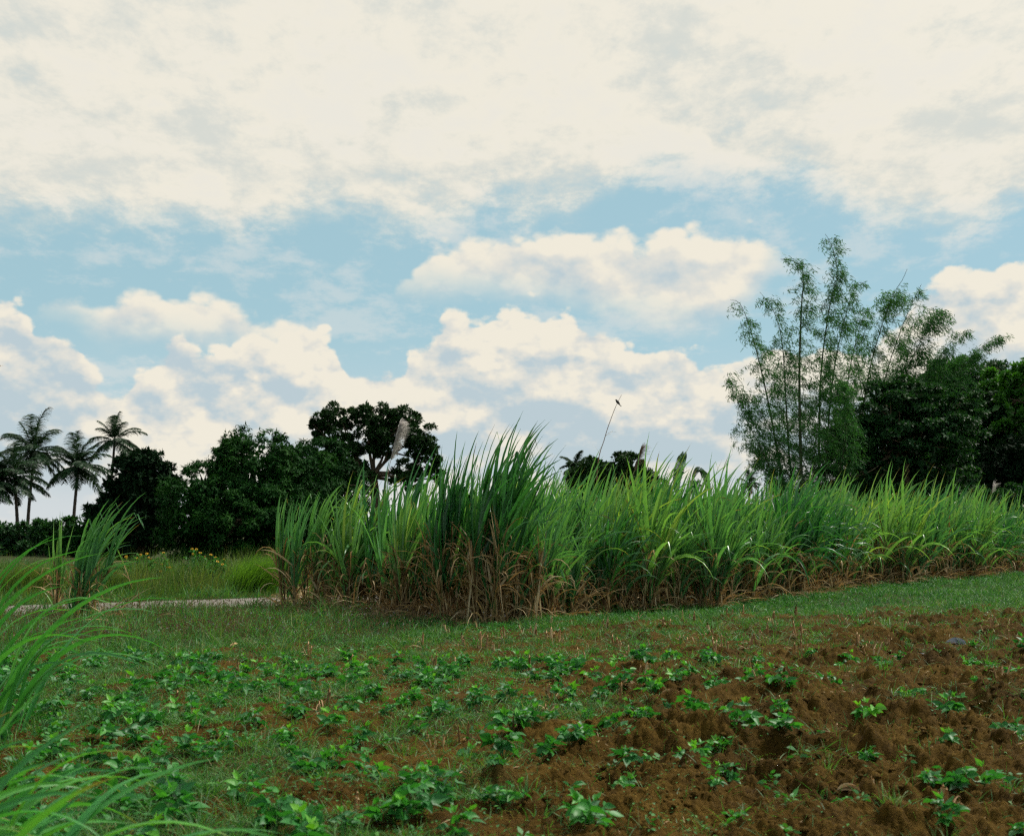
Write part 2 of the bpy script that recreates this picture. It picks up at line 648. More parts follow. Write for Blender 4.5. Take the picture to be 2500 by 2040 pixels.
def leaf_mat(name, stops, rough=0.45, transl=0.35, spec=0.5, tip=None, tip_from=0.86, tcol=(1.25, 1.35, 0.5), vein=False, objvar=0.25):
    m, n, out = new_mat(name)
    r = attr(n, 'rnd')
    ov = obj_rand(n)
    f = r * (1 - objvar) + ov * objvar
    col = n.ramp(f, stops)
    tt = attr(n, 'tt')
    if tip:
        col = n.mix(n.smooth(tt + (r - 0.5) * 0.35, tip_from, min(tip_from + 0.12, 1.2)), col, tip)
    p = n.node('ShaderNodeBsdfPrincipled')
    n.put(p.inputs['Base Color'], col)
    p.inputs['Roughness'].default_value = rough
    p.inputs['Specular IOR Level'].default_value = spec
    if transl > 0:
        tb = n.node('ShaderNodeBsdfTranslucent')
        mul = n.vmath('MULTIPLY', col, tcol)
        n.put(tb.inputs['Color'], mul)
        mx = n.node('ShaderNodeMixShader')
        mx.inputs[0].default_value = transl
        n.t.links.new(p.outputs[0], mx.inputs[1])
        n.t.links.new(tb.outputs[0], mx.inputs[2])
        n.t.links.new(mx.outputs[0], out.inputs[0])
    else:
        n.t.links.new(p.outputs[0], out.inputs[0])
    return m


def bark_mat(name, c1, c2, scale=14.0, bump=0.4):
    m, n, out = new_mat(name)
    tc = n.node('ShaderNodeTexCoord')
    v = E(n, tc.outputs['Object'])
    k = n.noise(n.vmath('MULTIPLY', v, (1, 1, .35)), scale, 5, .6)
    col = n.ramp(k, [(0.3, c1), (0.7, c2)])
    p = n.node('ShaderNodeBsdfPrincipled')
    n.put(p.inputs['Base Color'], col)
    p.inputs['Roughness'].default_value = 0.85
    p.inputs['Specular IOR Level'].default_value = 0.2
    b = n.node('ShaderNodeBump')
    b.inputs['Strength'].default_value = bump
    b.inputs['Distance'].default_value = 0.02
    n.put(b.inputs['Height'], k)
    n.t.links.new(b.outputs[0], p.inputs['Normal'])
    n.t.links.new(p.outputs[0], out.inputs[0])
    return m


M = {}
M['cane'] = leaf_mat('cane_leaf', [(0.0, (0.055, 0.180, 0.085)), (0.35, (0.090, 0.260, 0.100)), (0.7, (0.160, 0.345, 0.100)), (1.0, (0.32, 0.45, 0.11))], rough=0.32, transl=0.42, spec=0.65, objvar=.4, tip=(0.30, 0.19, 0.07), tip_from=1.02)
M['cane_dark'] = leaf_mat('cane_leaf_dark', [(0.0, (0.024, 0.115, 0.046)), (0.5, (0.040, 0.175, 0.050)), (1.0, (0.10, 0.28, 0.05))], rough=0.32, transl=0.38, spec=0.65, tip=(0.22, 0.12, 0.045), tip_from=1.0)
M['cane_dry'] = leaf_mat('dry_cane_leaf', [(0.0, (0.14, 0.080, 0.034)), (0.3, (0.29, 0.190, 0.085)), (0.65, (0.47, 0.34, 0.18)), (1.0, (0.68, 0.56, 0.37))], rough=0.7, transl=0.25, spec=0.2, tcol=(1.1, 0.9, 0.6))
M['cane_stem'] = leaf_mat('cane_stem', [(0.0, (0.10, 0.055, 0.028)), (0.5, (0.20, 0.12, 0.05)), (1.0, (0.13, 0.17, 0.05))], rough=0.6, transl=0.0, spec=0.3)
M['near'] = leaf_mat('tall_grass_leaf', [(0.0, (0.045, 0.22, 0.065)), (0.5, (0.070, 0.30, 0.065)), (1.0, (0.15, 0.43, 0.06))], rough=0.36, transl=0.35, tip=(0.25, 0.2, 0.06), tip_from=0.97)
M['bean'] = leaf_mat('bean_leaf', [(0.0, (0.022, 0.130, 0.036)), (0.45, (0.038, 0.200, 0.042)), (0.75, (0.065, 0.290, 0.040)), (1.0, (0.18, 0.46, 0.04))], rough=0.46, transl=0.34, spec=0.38)
M['bean_stem'] = leaf_mat('bean_stem', [(0.0, (0.05, 0.10, 0.03)), (1.0, (0.09, 0.14, 0.04))], rough=0.6, transl=0.0)
M['grass'] = leaf_mat('grass_blade', [(0.0, (0.028, 0.105, 0.036)), (0.5, (0.050, 0.170, 0.042)), (0.9, (0.11, 0.25, 0.050)), (1.0, (0.29, 0.24, 0.11))], rough=0.5, transl=0.35, spec=0.3)
M['weed'] = leaf_mat('weed_leaf', [(0.0, (0.026, 0.135, 0.034)), (0.6, (0.050, 0.215, 0.042)), (1.0, (0.12, 0.31, 0.045))], rough=0.5, transl=0.3, spec=0.3)
M['verge'] = leaf_mat('verge_grass', [(0.0, (0.035, 0.085, 0.022)), (0.45, (0.070, 0.140, 0.030)), (0.8, (0.13, 0.19, 0.045)), (1.0, (0.27, 0.22, 0.10))], rough=0.5, transl=0.4, spec=0.3)
M['tussock'] = leaf_mat('tussock_blade', [(0.0, (0.06, 0.16, 0.025)), (1.0, (0.16, 0.30, 0.035))], rough=0.45, transl=0.5, spec=0.3)
M['seed'] = leaf_mat('seed_head', [(0.0, (0.09, 0.055, 0.03)), (1.0, (0.22, 0.14, 0.08))], rough=0.8, transl=0.2)
M['white_petal'] = leaf_mat('white_petal', [(0.0, (0.34, 0.28, 0.34)), (0.6, (0.42, 0.42, 0.38)), (1.0, (0.34, 0.14, 0.24))], rough=0.7, transl=0.2, tcol=(1, 1, 1))
M['yellow_petal'] = leaf_mat('yellow_petal', [(0.0, (0.80, 0.42, 0.004)), (1.0, (0.88, 0.52, 0.006))], rough=0.6, transl=0.3, tcol=(1, 1, .5))
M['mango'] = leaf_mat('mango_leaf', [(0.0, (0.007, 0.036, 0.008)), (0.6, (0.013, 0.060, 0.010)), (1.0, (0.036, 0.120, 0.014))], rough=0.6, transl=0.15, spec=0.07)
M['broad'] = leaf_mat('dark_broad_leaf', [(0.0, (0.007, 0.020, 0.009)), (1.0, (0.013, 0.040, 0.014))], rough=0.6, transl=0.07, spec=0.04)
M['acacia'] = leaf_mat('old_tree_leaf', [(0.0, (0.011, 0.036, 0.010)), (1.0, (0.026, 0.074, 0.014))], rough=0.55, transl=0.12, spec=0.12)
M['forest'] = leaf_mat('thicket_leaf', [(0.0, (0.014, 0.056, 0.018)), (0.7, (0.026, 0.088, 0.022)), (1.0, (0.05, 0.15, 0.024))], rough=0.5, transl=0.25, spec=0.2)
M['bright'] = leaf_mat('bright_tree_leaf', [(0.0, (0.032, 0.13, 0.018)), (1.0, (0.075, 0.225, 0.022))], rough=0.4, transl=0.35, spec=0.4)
M['bamboo_leaf'] = leaf_mat('bamboo_leaf', [(0.0, (0.030, 0.105, 0.036)), (0.6, (0.050, 0.165, 0.040)), (1.0, (0.10, 0.25, 0.05))], rough=0.5, transl=0.4, spec=0.2, tcol=(1.0, 1.1, 0.55))
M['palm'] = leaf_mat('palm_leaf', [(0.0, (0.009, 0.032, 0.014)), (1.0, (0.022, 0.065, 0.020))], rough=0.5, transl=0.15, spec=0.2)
M['banana'] = leaf_mat('banana_leaf', [(0.0, (0.018, 0.052, 0.024)), (1.0, (0.032, 0.085, 0.026))], rough=0.4, transl=0.3)
M['straw'] = leaf_mat('straw', [(0.0, (0.20, 0.10, 0.04)), (0.6, (0.40, 0.25, 0.12)), (1.0, (0.62, 0.47, 0.28))], rough=0.75, transl=0.1, tcol=(1, 1, .8))
M['stub'] = leaf_mat('cut_stub', [(0.0, (0.20, 0.10, 0.035)), (0.5, (0.36, 0.20, 0.075)), (1.0, (0.60, 0.44, 0.24))], rough=0.7, transl=0.0)
M['plume'] = leaf_mat('plume_silk', [(0.0, (0.50, 0.45, 0.43)), (1.0, (0.74, 0.69, 0.66))], rough=0.8, transl=0.4, tcol=(1, 1, 1))
M['plume_brown'] = leaf_mat('brown_plume', [(0.0, (0.16, 0.10, 0.07)), (1.0, (0.30, 0.20, 0.14))], rough=0.8, transl=0.3, tcol=(1, 1, 1))
M['reed'] = leaf_mat('reed_stalk', [(0.0, (0.26, 0.13, 0.06)), (1.0, (0.30, 0.16, 0.08))], rough=0.6, transl=0.0)
M['bird'] = leaf_mat('bird_feather', [(0.0, (0.020, 0.018, 0.018)), (1.0, (0.10, 0.075, 0.06))], rough=0.7, transl=0.0)
M['beak'] = leaf_mat('bird_beak', [(0.0, (0.012, 0.012, 0.012)), (1.0, (0.02, 0.02, 0.02))], rough=0.4, transl=0.0)
M['plastic'] = leaf_mat('grey_plastic', [(0.0, (0.16, 0.17, 0.20)), (1.0, (0.24, 0.25, 0.29))], rough=0.4, transl=0.2, tcol=(1, 1, 1))
M['bark'] = bark_mat('bark', (0.045, 0.030, 0.018), (0.13, 0.095, 0.06))
M['bark_pale'] = bark_mat('pale_bark', (0.12, 0.08, 0.05), (0.27, 0.20, 0.13))
M['palm_bark'] = bark_mat('palm_bark', (0.05, 0.04, 0.035), (0.12, 0.095, 0.08), 8)
M['culm'] = bark_mat('bamboo_culm', (0.020, 0.035, 0.016), (0.07, 0.085, 0.035), 5, .1)


def soil_mat():
    m, n, out = new_mat('soil')
    tc = n.node('ShaderNodeTexCoord')
    v = E(n, tc.outputs['Object'])
    big = n.noise(v, 0.9, 5, .6)
    mid = n.noise(v, 7.0, 6, .65)
    fin = n.noise(v, 55.0, 5, .7)
    k = big * 0.4 + mid * 0.35 + fin * 0.35
    col = n.ramp(k, [(0.38, (0.017, 0.0085, 0.0010)), (0.50, (0.042, 0.0225, 0.0020)), (0.60, (0.072, 0.040, 0.0045)), (0.74, (0.13, 0.080, 0.015))])
    # crumbs of straw and root in the soil
    vo = n.node('ShaderNodeTexVoronoi', feature='F1')
    vo.inputs['Scale'].default_value = 42
    n.put(vo.inputs['Vector'], v)
    cr = n.smooth(E(n, vo.outputs['Distance']), 0.16, 0.05)
    pick = n.math('GREATER_THAN', E(n, vo.outputs['Color']), 0.78)
    col = n.mix(cr * pick * 0.6, col, (0.20, 0.12, 0.055))
    ga = attr(n, 'grassy')
    gcol = n.ramp(n.noise(v, 3.0, 6, .7), [(0.35, (0.016, 0.026, 0.009)), (0.5, (0.030, 0.042, 0.013)), (0.65, (0.075, 0.058, 0.024))])
    col = n.mix(ga, col, gcol)
    p = n.node('ShaderNodeBsdfPrincipled')
    n.put(p.inputs['Base Color'], col)
    p.inputs['Roughness'].default_value = 0.95
    p.inputs['Specular IOR Level'].default_value = 0.12
    b = n.node('ShaderNodeBump')
    b.inputs['Strength'].default_value = 0.9
    b.inputs['Distance'].default_value = 0.02
    n.put(b.inputs['Height'], fin * 0.5 + n.noise(v, 24.0, 4, .6) * 1.0)
    n.t.links.new(b.outputs[0], p.inputs['Normal'])
    n.t.links.new(p.outputs[0], out.inputs[0])
    return m


def road_mat():
    m, n, out = new_mat('road_surface')
    tc = n.node('ShaderNodeTexCoord')
    v = E(n, tc.outputs['Object'])
    k = n.noise(v, 1.2, 6, .65) * 0.6 + n.noise(v, 60, 3, .6) * 0.4
    col = n.ramp(k, [(0.35, (0.12, 0.105, 0.088)), (0.65, (0.20, 0.18, 0.155))])
    p = n.node('ShaderNodeBsdfPrincipled')
    n.put(p.inputs['Base Color'], col)
    p.inputs['Roughness'].default_value = 0.9
    b = n.node('ShaderNodeBump')
    b.inputs['Strength'].default_value = 0.4
    b.inputs['Distance'].default_value = 0.01
    n.put(b.inputs['Height'], k)
    n.t.links.new(b.outputs[0], p.inputs['Normal'])
    n.t.links.new(p.outputs[0], out.inputs[0])
    return m


M['soil'] = soil_mat()
M['road'] = road_mat()


# ================================================================ THE SETTING
def make_ground():
    ys = np.concatenate([np.linspace(-60, 2.5, 24), np.geomspace(3.2, 26, 860), np.geomspace(26.4, 5000, 70)])
    us = np.concatenate([-np.geomspace(30, 0.78, 26), np.linspace(-0.74, 0.74, 1000), np.geomspace(0.78, 30, 26)])
    U, Y = np.meshgrid(us, ys)
    X = U * np.maximum(Y, 3.0)
    Z = ground_z(X, Y)
    far = Y > 60
    Z = np.where(far, 0.0, Z)
    out = np.abs(U) > 0.76
    Z = np.where(out, ground_z(X, Y, False) * (np.abs(X) < 60), Z)
    m, k = X.shape
    v = np.stack([X, Y, Z], -1).reshape(-1, 3)
    i = np.arange(m * k).reshape(m, k)
    f = np.stack([i[:-1, :-1], i[:-1, 1:], i[1:, 1:], i[1:, :-1]], -1).reshape(-1, 4)
    mb = MB()
    mb.add(v, f)
    o = mb.build('ground', M['soil'])
    g = o.data.attributes.new('grassy', 'FLOAT', 'POINT')
    patches = sstep(fbm(X * .8, Y * .8, 61, 3) + (-0.02 - U) * 0.8, 0.25, 0.6) * 0.55 * (1 - plough(X, Y) * .7)
    g.data.foreach_set('value', np.clip(np.maximum(grass_mask(X, Y), patches), 0, 1).ravel())
    tag(o, kind='structure')


make_ground()


def make_road():
    cl = spline([(x, y) for x, y in zip(RC_X, RC_Y)], 260)
    tn = norm(np.gradient(cl, axis=0))
    nn = np.stack([-tn[:, 1], tn[:, 0]], -1)
    W = 1.35
    v = []
    for s, (c, q0) in enumerate(zip(cl, nn)):
        for q in (-W, -W * .5, 0, W * .5, W):
            w = q + (0.22 * float(vnoise(s * .9, q * 3, 8)) if abs(q) == W else 0)
            v.append((c[0] + q0[0] * w, c[1] + q0[1] * w, 0.035 + 0.02 * (1 - (q / W) ** 2)))
    i = np.arange(len(v)).reshape(-1, 5)
    f = np.stack([i[:-1, :-1], i[1:, :-1], i[1:, 1:], i[:-1, 1:]], -1).reshape(-1, 4)
    mb = MB()
    mb.add(np.array(v), f)
    tag(mb.build('road', M['road']), kind='structure')


make_road()


def scatter(n, y0, y1, uw=0.68, power=1.2):
    """random spots of the plain, thinner with distance"""
    q = rng.random(n)
    e = 2 - power
    Y = (y0 ** e + q * (y1 ** e - y0 ** e)) ** (1 / e)
    X = (rng.random(n) * 2 - 1) * uw * Y
    return X, Y


def near_grass():
    # ---- dense short grass on the verge in front of the cane
    mb = MB()
    X, Y = scatter(360000, 12.5, 46)
    g = grass_mask(X, Y)
    keep = (rng.random(len(X)) < g * 1.1) & (np.abs(road_dist(X, Y)) > 1.15)
    cane_side = cane_front(X)
    keep &= ~((Y > cane_side + 1.0) & (X > -4.5))
    keep &= (fbm(X * 1.6, Y * 1.6, 91, 3) + rng.random(len(X)) * .9 > 0.38)
    X, Y = X[keep], Y[keep]
    N = len(X)
    left = sstep(-X - 1.0, -0.5, 2.5)
    Z = ground_z(X, Y, False)
    base = np.stack([X, Y, Z - .01], -1)
    d = np.stack([rng.normal(0.25, .5, N), rng.normal(0, .5, N), np.full(N, 0.85)], -1)
    tall = 0.5 + 0.9 * sstep(fbm(X * 1.1, Y * 1.1, 44, 3), -.3, .5)
    L = rng.uniform(0.06, 0.19, N) * (1 + left * 0.9) * tall * (0.85 + Y / 60)
    rr = np.clip(rng.random(N) * 0.72 + 0.20 * left * rng.random(N) + 0.25 * fbm(X * .9, Y * .9, 45, 2), 0, 1)
    rr = np.where(rng.random(N) < 0.04 + 0.16 * left * sstep(fbm(X * 1.3, Y * 1.3, 46, 2), -.3, .3), 1.0, rr)
    blades(mb, base, d, L, 0.008 + 0.0003 * Y, 1.3, segs=3, fold=0, rnd=rr)
    tag(mb.build('verge_grass', M['grass']), kind='stuff', label='short green grass on the verge before the sugarcane', cat='grass')

    # ---- sparse grass and creeping weeds in the ploughed plot
    mb = MB()
    X, Y = scatter(400000, 4.8, 24, power=1.5)
    U = X / Y
    f = sstep(fbm(X * .8, Y * .8, 61, 3) + (-0.02 - U) * 0.8 + fbm(X * 3, Y * 3, 62, 2) * .35, 0.0, 0.7)
    dens = f * (1 - plough(X, Y) * .62) + 0.06 + .10 * sstep(-U, -.15, .35) + 0.22 * sstep(Y, 13, 19)
    keep = (rng.random(len(X)) < dens * 0.85) & (grass_mask(X, Y) < 0.8)
    X, Y = X[keep], Y[keep]
    N = len(X)
    base = np.stack([X, Y, ground_z(X, Y) - .005], -1)
    d = np.stack([rng.normal(0.15, .7, N), rng.normal(0, .7, N), np.full(N, 0.6)], -1)
    L = rng.uniform(0.03, 0.12, N) * (0.8 + Y / 30) * (1 + .8 * (vnoise(X * 2.5, Y * 2.5, 63) > .2))
    blades(mb, base, d, L, 0.0035 + 0.00028 * Y, 0.9, segs=3, fold=0, rnd=np.where(rng.random(N) < .06, 1.0, rng.random(N) * .85))
    # tufts
    n = 3200
    X, Y = scatter(n, 5.2, 23, power=1.1)
    keep = (rng.random(n) < .22 + .75 * sstep(Y, 10, 15) + .3 * (X / Y < -.05)) & (rng.random(n) > plough(X, Y) * .55) & (grass_mask(X, Y) < .9)
    X2, Y2 = scatter(5200, 13, 40, power=1.0)
    k2 = (grass_mask(X2, Y2) > .3) & (np.abs(road_dist(X2, Y2)) > 1.3) & ~((Y2 > cane_front(X2) + .4) & (X2 > -4.5)) & (Y2 < 23 + .0 * X2 + 20 * (X2 > -3)) & (fbm(X2 * .9, Y2 * .9, 27, 2) > -.15)
    X, Y = np.concatenate([X[keep], X2[k2]]), np.concatenate([Y[keep], Y2[k2]])
    m = 26
    s = np.repeat(rng.uniform(.5, 1.25, len(X)) * (1 + .45 * (Y > 15)), m)
    cx, cy = np.repeat(X, m), np.repeat(Y, m)
    N = len(cx)
    ox, oy = rng.normal(0, .035, N) * s, rng.normal(0, .035, N) * s
    base = np.stack([cx + ox, cy + oy, ground_z(cx, cy) - .005], -1)
    d = np.stack([ox * 12 + rng.normal(.1, .3, N), oy * 12 + rng.normal(0, .3, N), np.ones(N)], -1)
    blades(mb, base, d, rng.uniform(.06, .17, N) * s, .005 + .0002 * cy, 1.6, segs=4, fold=0, rnd=np.clip(np.repeat(rng.random(len(X)) * .7, m) + rng.random(N) * .3, 0, 1))
    tag(mb.build('field_grass', M['grass']), kind='stuff', label='thin grass sprouting on the brown soil', cat='grass')

    # ---- small round-leaved weeds
    mb = MB()
    X, Y = scatter(150000, 5.0, 40, power=1.3)
    U = X / Y
    f = sstep(vnoise(X * 1.6, Y * 1.6, 71) + vnoise(X * .5, Y * .5, 72) + (0.1 - U) * .4, 0.1, 0.6)
    keep = (rng.random(len(X)) < (f * .8 + .12) * (1 - plough(X, Y) * .8)) & (np.abs(road_dist(X, Y)) > 1.2) & ~((Y > cane_front(X) + .8) & (X > -4.5))
    X, Y = X[keep], Y[keep]
    N = len(X)
    base = np.stack([X, Y, ground_z(X, Y) + rng.random(N) * .05], -1)
    a = rng.random(N) * 6.283
    d = np.stack([np.cos(a), np.sin(a), rng.uniform(-.2, .6, N)], -1)
    leaf_quads(mb, base, d, np.array([[0, 0, 1.0]]), rng.uniform(.012, .032, N) * (.8 + Y / 30), rng.uniform(.010, .02, N) * (.8 + Y / 30), rng.random(N))
    # ranker herbs at the foot of the cane
    n = 60000
    X = rng.uniform(-4, 21, n)
    Y = cane_front(X) + rng.normal(-.55, .55, n)
    hh = .05 + .22 * sstep(fbm(X * .9, Y * .9, 19, 3), -.1, .6) * sstep(cane_front(X) - Y, 1.6, .1)
    keep = (rng.random(n) < sstep(vnoise(X * 2.5, Y * 2.5, 73) + .35, 0, .5)) & (X > -3.6)
    X, Y, hh = X[keep], Y[keep], hh[keep]
    N = len(X)
    base = np.stack([X, Y, ground_z(X, Y, False) + rng.random(N) * hh], -1)
    a = rng.random(N) * 6.283
    d = np.stack([np.cos(a), np.sin(a), rng.uniform(-.2, .8, N)], -1)
    leaf_quads(mb, base, d, np.array([[0, 0, 1.0]]), rng.uniform(.03, .065, N), rng.uniform(.02, .035, N), rng.random(N) * .7)
    tag(mb.build('creeping_weeds', M['weed']), kind='stuff', label='tiny leafed weeds creeping over the field', cat='weeds')

    # ---- broad leaved seedlings between the crop plants
    mb = MB()
    X, Y = scatter(6200, 5.2, 34, power=1.15)
    U = X / Y
    keep = (rng.random(len(X)) < (.55 + .4 * sstep(Y, 11, 17)) * (1 - .35 * sstep(U, -.2, .0))) & (vnoise(X * 1.1, Y * 1.1, 17) > -.25) & (rng.random(len(X)) > plough(X, Y) * .6) & (np.abs(road_dist(X, Y)) > 1.3) & ~((Y > cane_front(X)) & (X > -4.5))
    X, Y = X[keep], Y[keep]
    m = 9
    s = np.repeat(rng.uniform(.5, 1.3, len(X)), m)
    cx, cy = np.repeat(X, m), np.repeat(Y, m)
    N = len(cx)
    a = rng.random(N) * 6.283
    hgt = rng.random(N) ** .7 * .07 * s
    rr = rng.random(N) * .03 * s
    base = np.stack([cx + np.cos(a) * rr, cy + np.sin(a) * rr, ground_z(cx, cy) + hgt], -1)
    d = np.stack([np.cos(a), np.sin(a), rng.uniform(-.3, .9, N)], -1)
    blades(mb, base, d, rng.uniform(.03, .065, N) * s, rng.uniform(.014, .03, N) * s, rng.uniform(0, 1.4, N), segs=3, fold=0, prof=oval, rnd=np.clip(np.repeat(rng.random(len(X)) * .6, m) + rng.random(N) * .4, 0, 1))
    tag(mb.build('weed_seedlings', M['weed']), kind='stuff', label='small broad leaved weed seedlings all over the plot', cat='weeds')

    # ---- dry brown seed heads and tiny pale flowers on the left part of the verge
    mb = MB()
    n = 22000
    X = rng.uniform(-9.5, 0.5, n)
    Y = rng.uniform(14.5, 22, n)
    keep = (road_dist(X, Y) < -1.2) & (rng.random(n) < sstep(fbm(X * .8, Y * .8, 14, 3), -.4, .5)) & (Y < cane_front(X) + .2) & (Y > np.interp(X, YB_X, YB_Y) + .2)
    X, Y = X[keep], Y[keep]
    N = len(X)
    base = np.stack([X, Y, ground_z(X, Y, False)], -1)
    d = np.stack([rng.normal(.15, .25, N), rng.normal(0, .25, N), np.ones(N)], -1)
    L = rng.uniform(.10, .30, N)
    rs = rng.random(N)
    tips, td = blades(mb, base, d, L, 0.005, 0.35, segs=3, fold=0, rnd=rs)
    leaf_quads(mb, tips, td, np.array([[0, 1.0, 0.1]]), rng.uniform(.02, .05, N), rng.uniform(.008, .018, N), rs)
    tag(mb.build('weed_seed_heads', M['seed']), kind='stuff', label='brown seed heads standing in the verge grass', cat='weeds')
    mb = MB()
    q = rng.permutation(N)[:230]
    a = rng.random(len(q)) * 6.28
    for k in range(4):
        b = a + k * 1.571
        dd = np.stack([np.cos(b), np.sin(b) * .4, np.sin(b) * .8 + .1], -1)
        leaf_quads(mb, tips[q], dd, np.array([[0.1, -1.0, 0.4]]), .013, .014, rs[q])
    tag(mb.build('tiny_flowers', M['white_petal']), kind='stuff', label='tiny white and pink blossoms dotted in the verge grass', cat='flowers')

    # ---- straw bits on the soil
    mb = MB()
    X, Y = scatter(9000, 5.0, 22, power=1.4)
    keep = (rng.random(len(X)) < 0.15 + .6 * sstep(Y, 9, 15) * sstep(X / Y, -.3, .1)) & (grass_mask(X, Y) < .7)
    X, Y = X[keep], Y[keep]
    N = len(X)
    base = np.stack([X, Y, ground_z(X, Y) + .008], -1)
    a = rng.random(N) * 6.283
    d = np.stack([np.cos(a), np.sin(a), rng.normal(.05, .15, N)], -1)
    blades(mb, base, d, rng.uniform(.02, .10, N), rng.uniform(.003, .009, N), .35, segs=2, fold=0, rnd=rng.random(N) ** .8)
    tag(mb.build('straw_litter', M['straw']), kind='stuff', label='bits of pale straw strewn over the soil', cat='straw')


def clods():
    """loose lumps of earth lying on the tilled plot"""
    import bmesh
    bm = bmesh.new()
    bmesh.ops.create_icosphere(bm, subdivisions=2, radius=1)
    bv = np.array([v.co[:] for v in bm.verts])
    bf = np.array([[v.index for v in f.verts] for f in bm.faces])
    bm.free()
    mb = MB()
    X, Y = scatter(31000, 4.8, 20, power=1.5)
    keep = rng.random(len(X)) < (0.06 + 0.94 * plough(X, Y) ** 1.5) * sstep(vnoise(X * .9, Y * .9, 88) + .35, 0, .5)
    X, Y = X[keep], Y[keep]
    N = len(X)
    S = 0.005 + 0.030 * rng.random(N) ** 5
    Z = ground_z(X, Y)
    var = []
    for k in range(12):
        s = rng.normal(size=3) * 3
        r = 1 + .30 * vnoise(bv[:, 0] * 1.6 + s[0], bv[:, 1] * 1.6 + bv[:, 2] * 1.3 + s[1], k) + .18 * vnoise(bv[:, 0] * 4 + s[2], bv[:, 2] * 4 + bv[:, 1] * 3, k + 40)
        var.append(bv * r[:, None] * np.array([1, rng.uniform(.6, 1), rng.uniform(.5, .85)]))
    var = np.array(var)
    pick = rng.integers(0, 12, N)
    a = rng.random(N) * 6.283
    vv = var[pick] * S[:, None, None]
    c, s_ = np.cos(a)[:, None], np.sin(a)[:, None]
    x = vv[..., 0] * c - vv[..., 1] * s_ + X[:, None]
    y = vv[..., 0] * s_ + vv[..., 1] * c + Y[:, None]
    z = vv[..., 2] + (Z + S * .05)[:, None]
    F = (bf[None] + (np.arange(N) * len(bv))[:, None, None]).reshape(-1, 3)
    mb.add(np.stack([x, y, z], -1).reshape(-1, 3), F)
    o = mb.build('soil_crumbs', M['soil'])
    tag(o, kind='stuff', label='loose crumbs and clods of brown earth', cat='soil')


CF_X = [-6.5, -4.6, -3.2, -2.0, -.5, .3, 2.2, 4.0, 6.2, 9.4, 14, 20, 30]
CF_Y = [23.6, 22.7, 21.0, 19.5, 18.1, 19.3, 21.8, 22.9, 25.5, 30.5, 35, 42, 52]


def cane_front(x):
    return np.interp(x, CF_X, CF_Y)


near_grass()
clods()


def far_verge():
    """grass and weeds beyond the road"""
    mb = MB()
    n = 90000
    X = rng.uniform(-17, 3, n)
    Y = rng.uniform(20, 36, n)
    rd = road_dist(X, Y)
    keep = (rd > 1.25) & (rd < 9) & (X / Y > -.6)
    X, Y, rd = X[keep], Y[keep], rd[keep]
    N = len(X)
    h = 0.2 + .95 * sstep(rd, 1.6, 3.6) * sstep(fbm(X * .6, Y * .6, 33, 3), -.6, .6)
    base = np.stack([X, Y, ground_z(X, Y, False)], -1)
    d = np.stack([rng.normal(.25, .35, N), rng.normal(0, .35, N), np.ones(N)], -1)
    tone = fbm(X * .7, Y * .7, 52, 3)
    rr = np.clip(.35 + rng.random(N) * .4 + tone * .4, 0, .95)
    rr = np.where(rng.random(N) < .10 + .2 * sstep(tone, .1, .5), 1.0, rr)
    blades(mb, base, d, h * rng.uniform(.6, 1.2, N), .011, .75, segs=3, fold=0, rnd=rr)
    tag(mb.build('roadside_grass', M['verge']), kind='stuff', label='mixed green and straw coloured grass beyond the road', cat='grass')


far_verge()


# ================================================================ TREES
def unit(n):
    return norm(rng.normal(size=(n, 3)))


def crown(mb, Y, blobs, origin, sub=60, per=70, subr=(.20, .34), leaf=(.2, .06), droop=.5, fill=0.0, cluster=4, flat=.75, shell=.8, lowcut=-0.75, spread=1.0, face=0.55, depthk=1.0):
    """blobs: (px, py, rx, ry[, depth offset]) surveyed ellipses; leaves sit on small mounds over each ellipse"""
    cents = []
    for b in blobs:
        px, py, rx, ry = b[:4]
        dy = b[4] if len(b) > 4 else 0.0
        c = P(px, py, Y + dy)
        k = (Y + dy) / FOC
        rad = np.array([rx * k, min(rx, ry * 1.3) * k * depthk, ry * k])
        cents.append((c, rad))
        area = (rad[0] * rad[2]) / (3.0 * 3.0)
        ns = max(8, int(sub * area ** .8))
        u = unit(ns * 3)
        u = u[u[:, 2] > lowcut][:ns]
        if face:                      # more mounds where the crown can be seen at all, none lost elsewhere
            u[:, 1] -= face * rng.random(len(u))
            u = norm(u)
        sc_ = c + u * rad * rng.uniform(shell, 1.0, (len(u), 1))
        sr = rng.uniform(subr[0], subr[1], len(u)) * rad.min()
        n = int(per)
        w = norm(rng.normal(size=(len(u), n, 3)) + u[:, None] * .35 + np.array([0, 0, .5]))
        pos = sc_[:, None] + w * sr[:, None, None] * np.array([1.15, 1.15, flat]) * rng.uniform(.55, 1.05, (len(u), n, 1)) * spread
        pos = pos.reshape(-1, 3)
        out = w.reshape(-1, 3)
        N = len(pos)
        pos = np.repeat(pos, cluster, 0)
        out = np.repeat(out, cluster, 0)
        d = norm(out * .5 + rng.normal(size=(N * cluster, 3)) * .65 - np.array([0, 0, droop]))
        tone = np.repeat(np.repeat(rng.random(len(u)), n), cluster)
        rr = np.clip(tone * .5 + rng.random(N * cluster) * .5, 0, 1)
        leaf_quads(mb, pos - origin, d, norm(out + np.array([0, 0, .6])), leaf[0] * rng.uniform(.7, 1.2, N * cluster), leaf[1] * rng.uniform(.8, 1.2, N * cluster), rr)
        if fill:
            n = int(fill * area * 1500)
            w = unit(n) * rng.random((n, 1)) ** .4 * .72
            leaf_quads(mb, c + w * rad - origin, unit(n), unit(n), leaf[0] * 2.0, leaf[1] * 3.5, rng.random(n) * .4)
    return cents


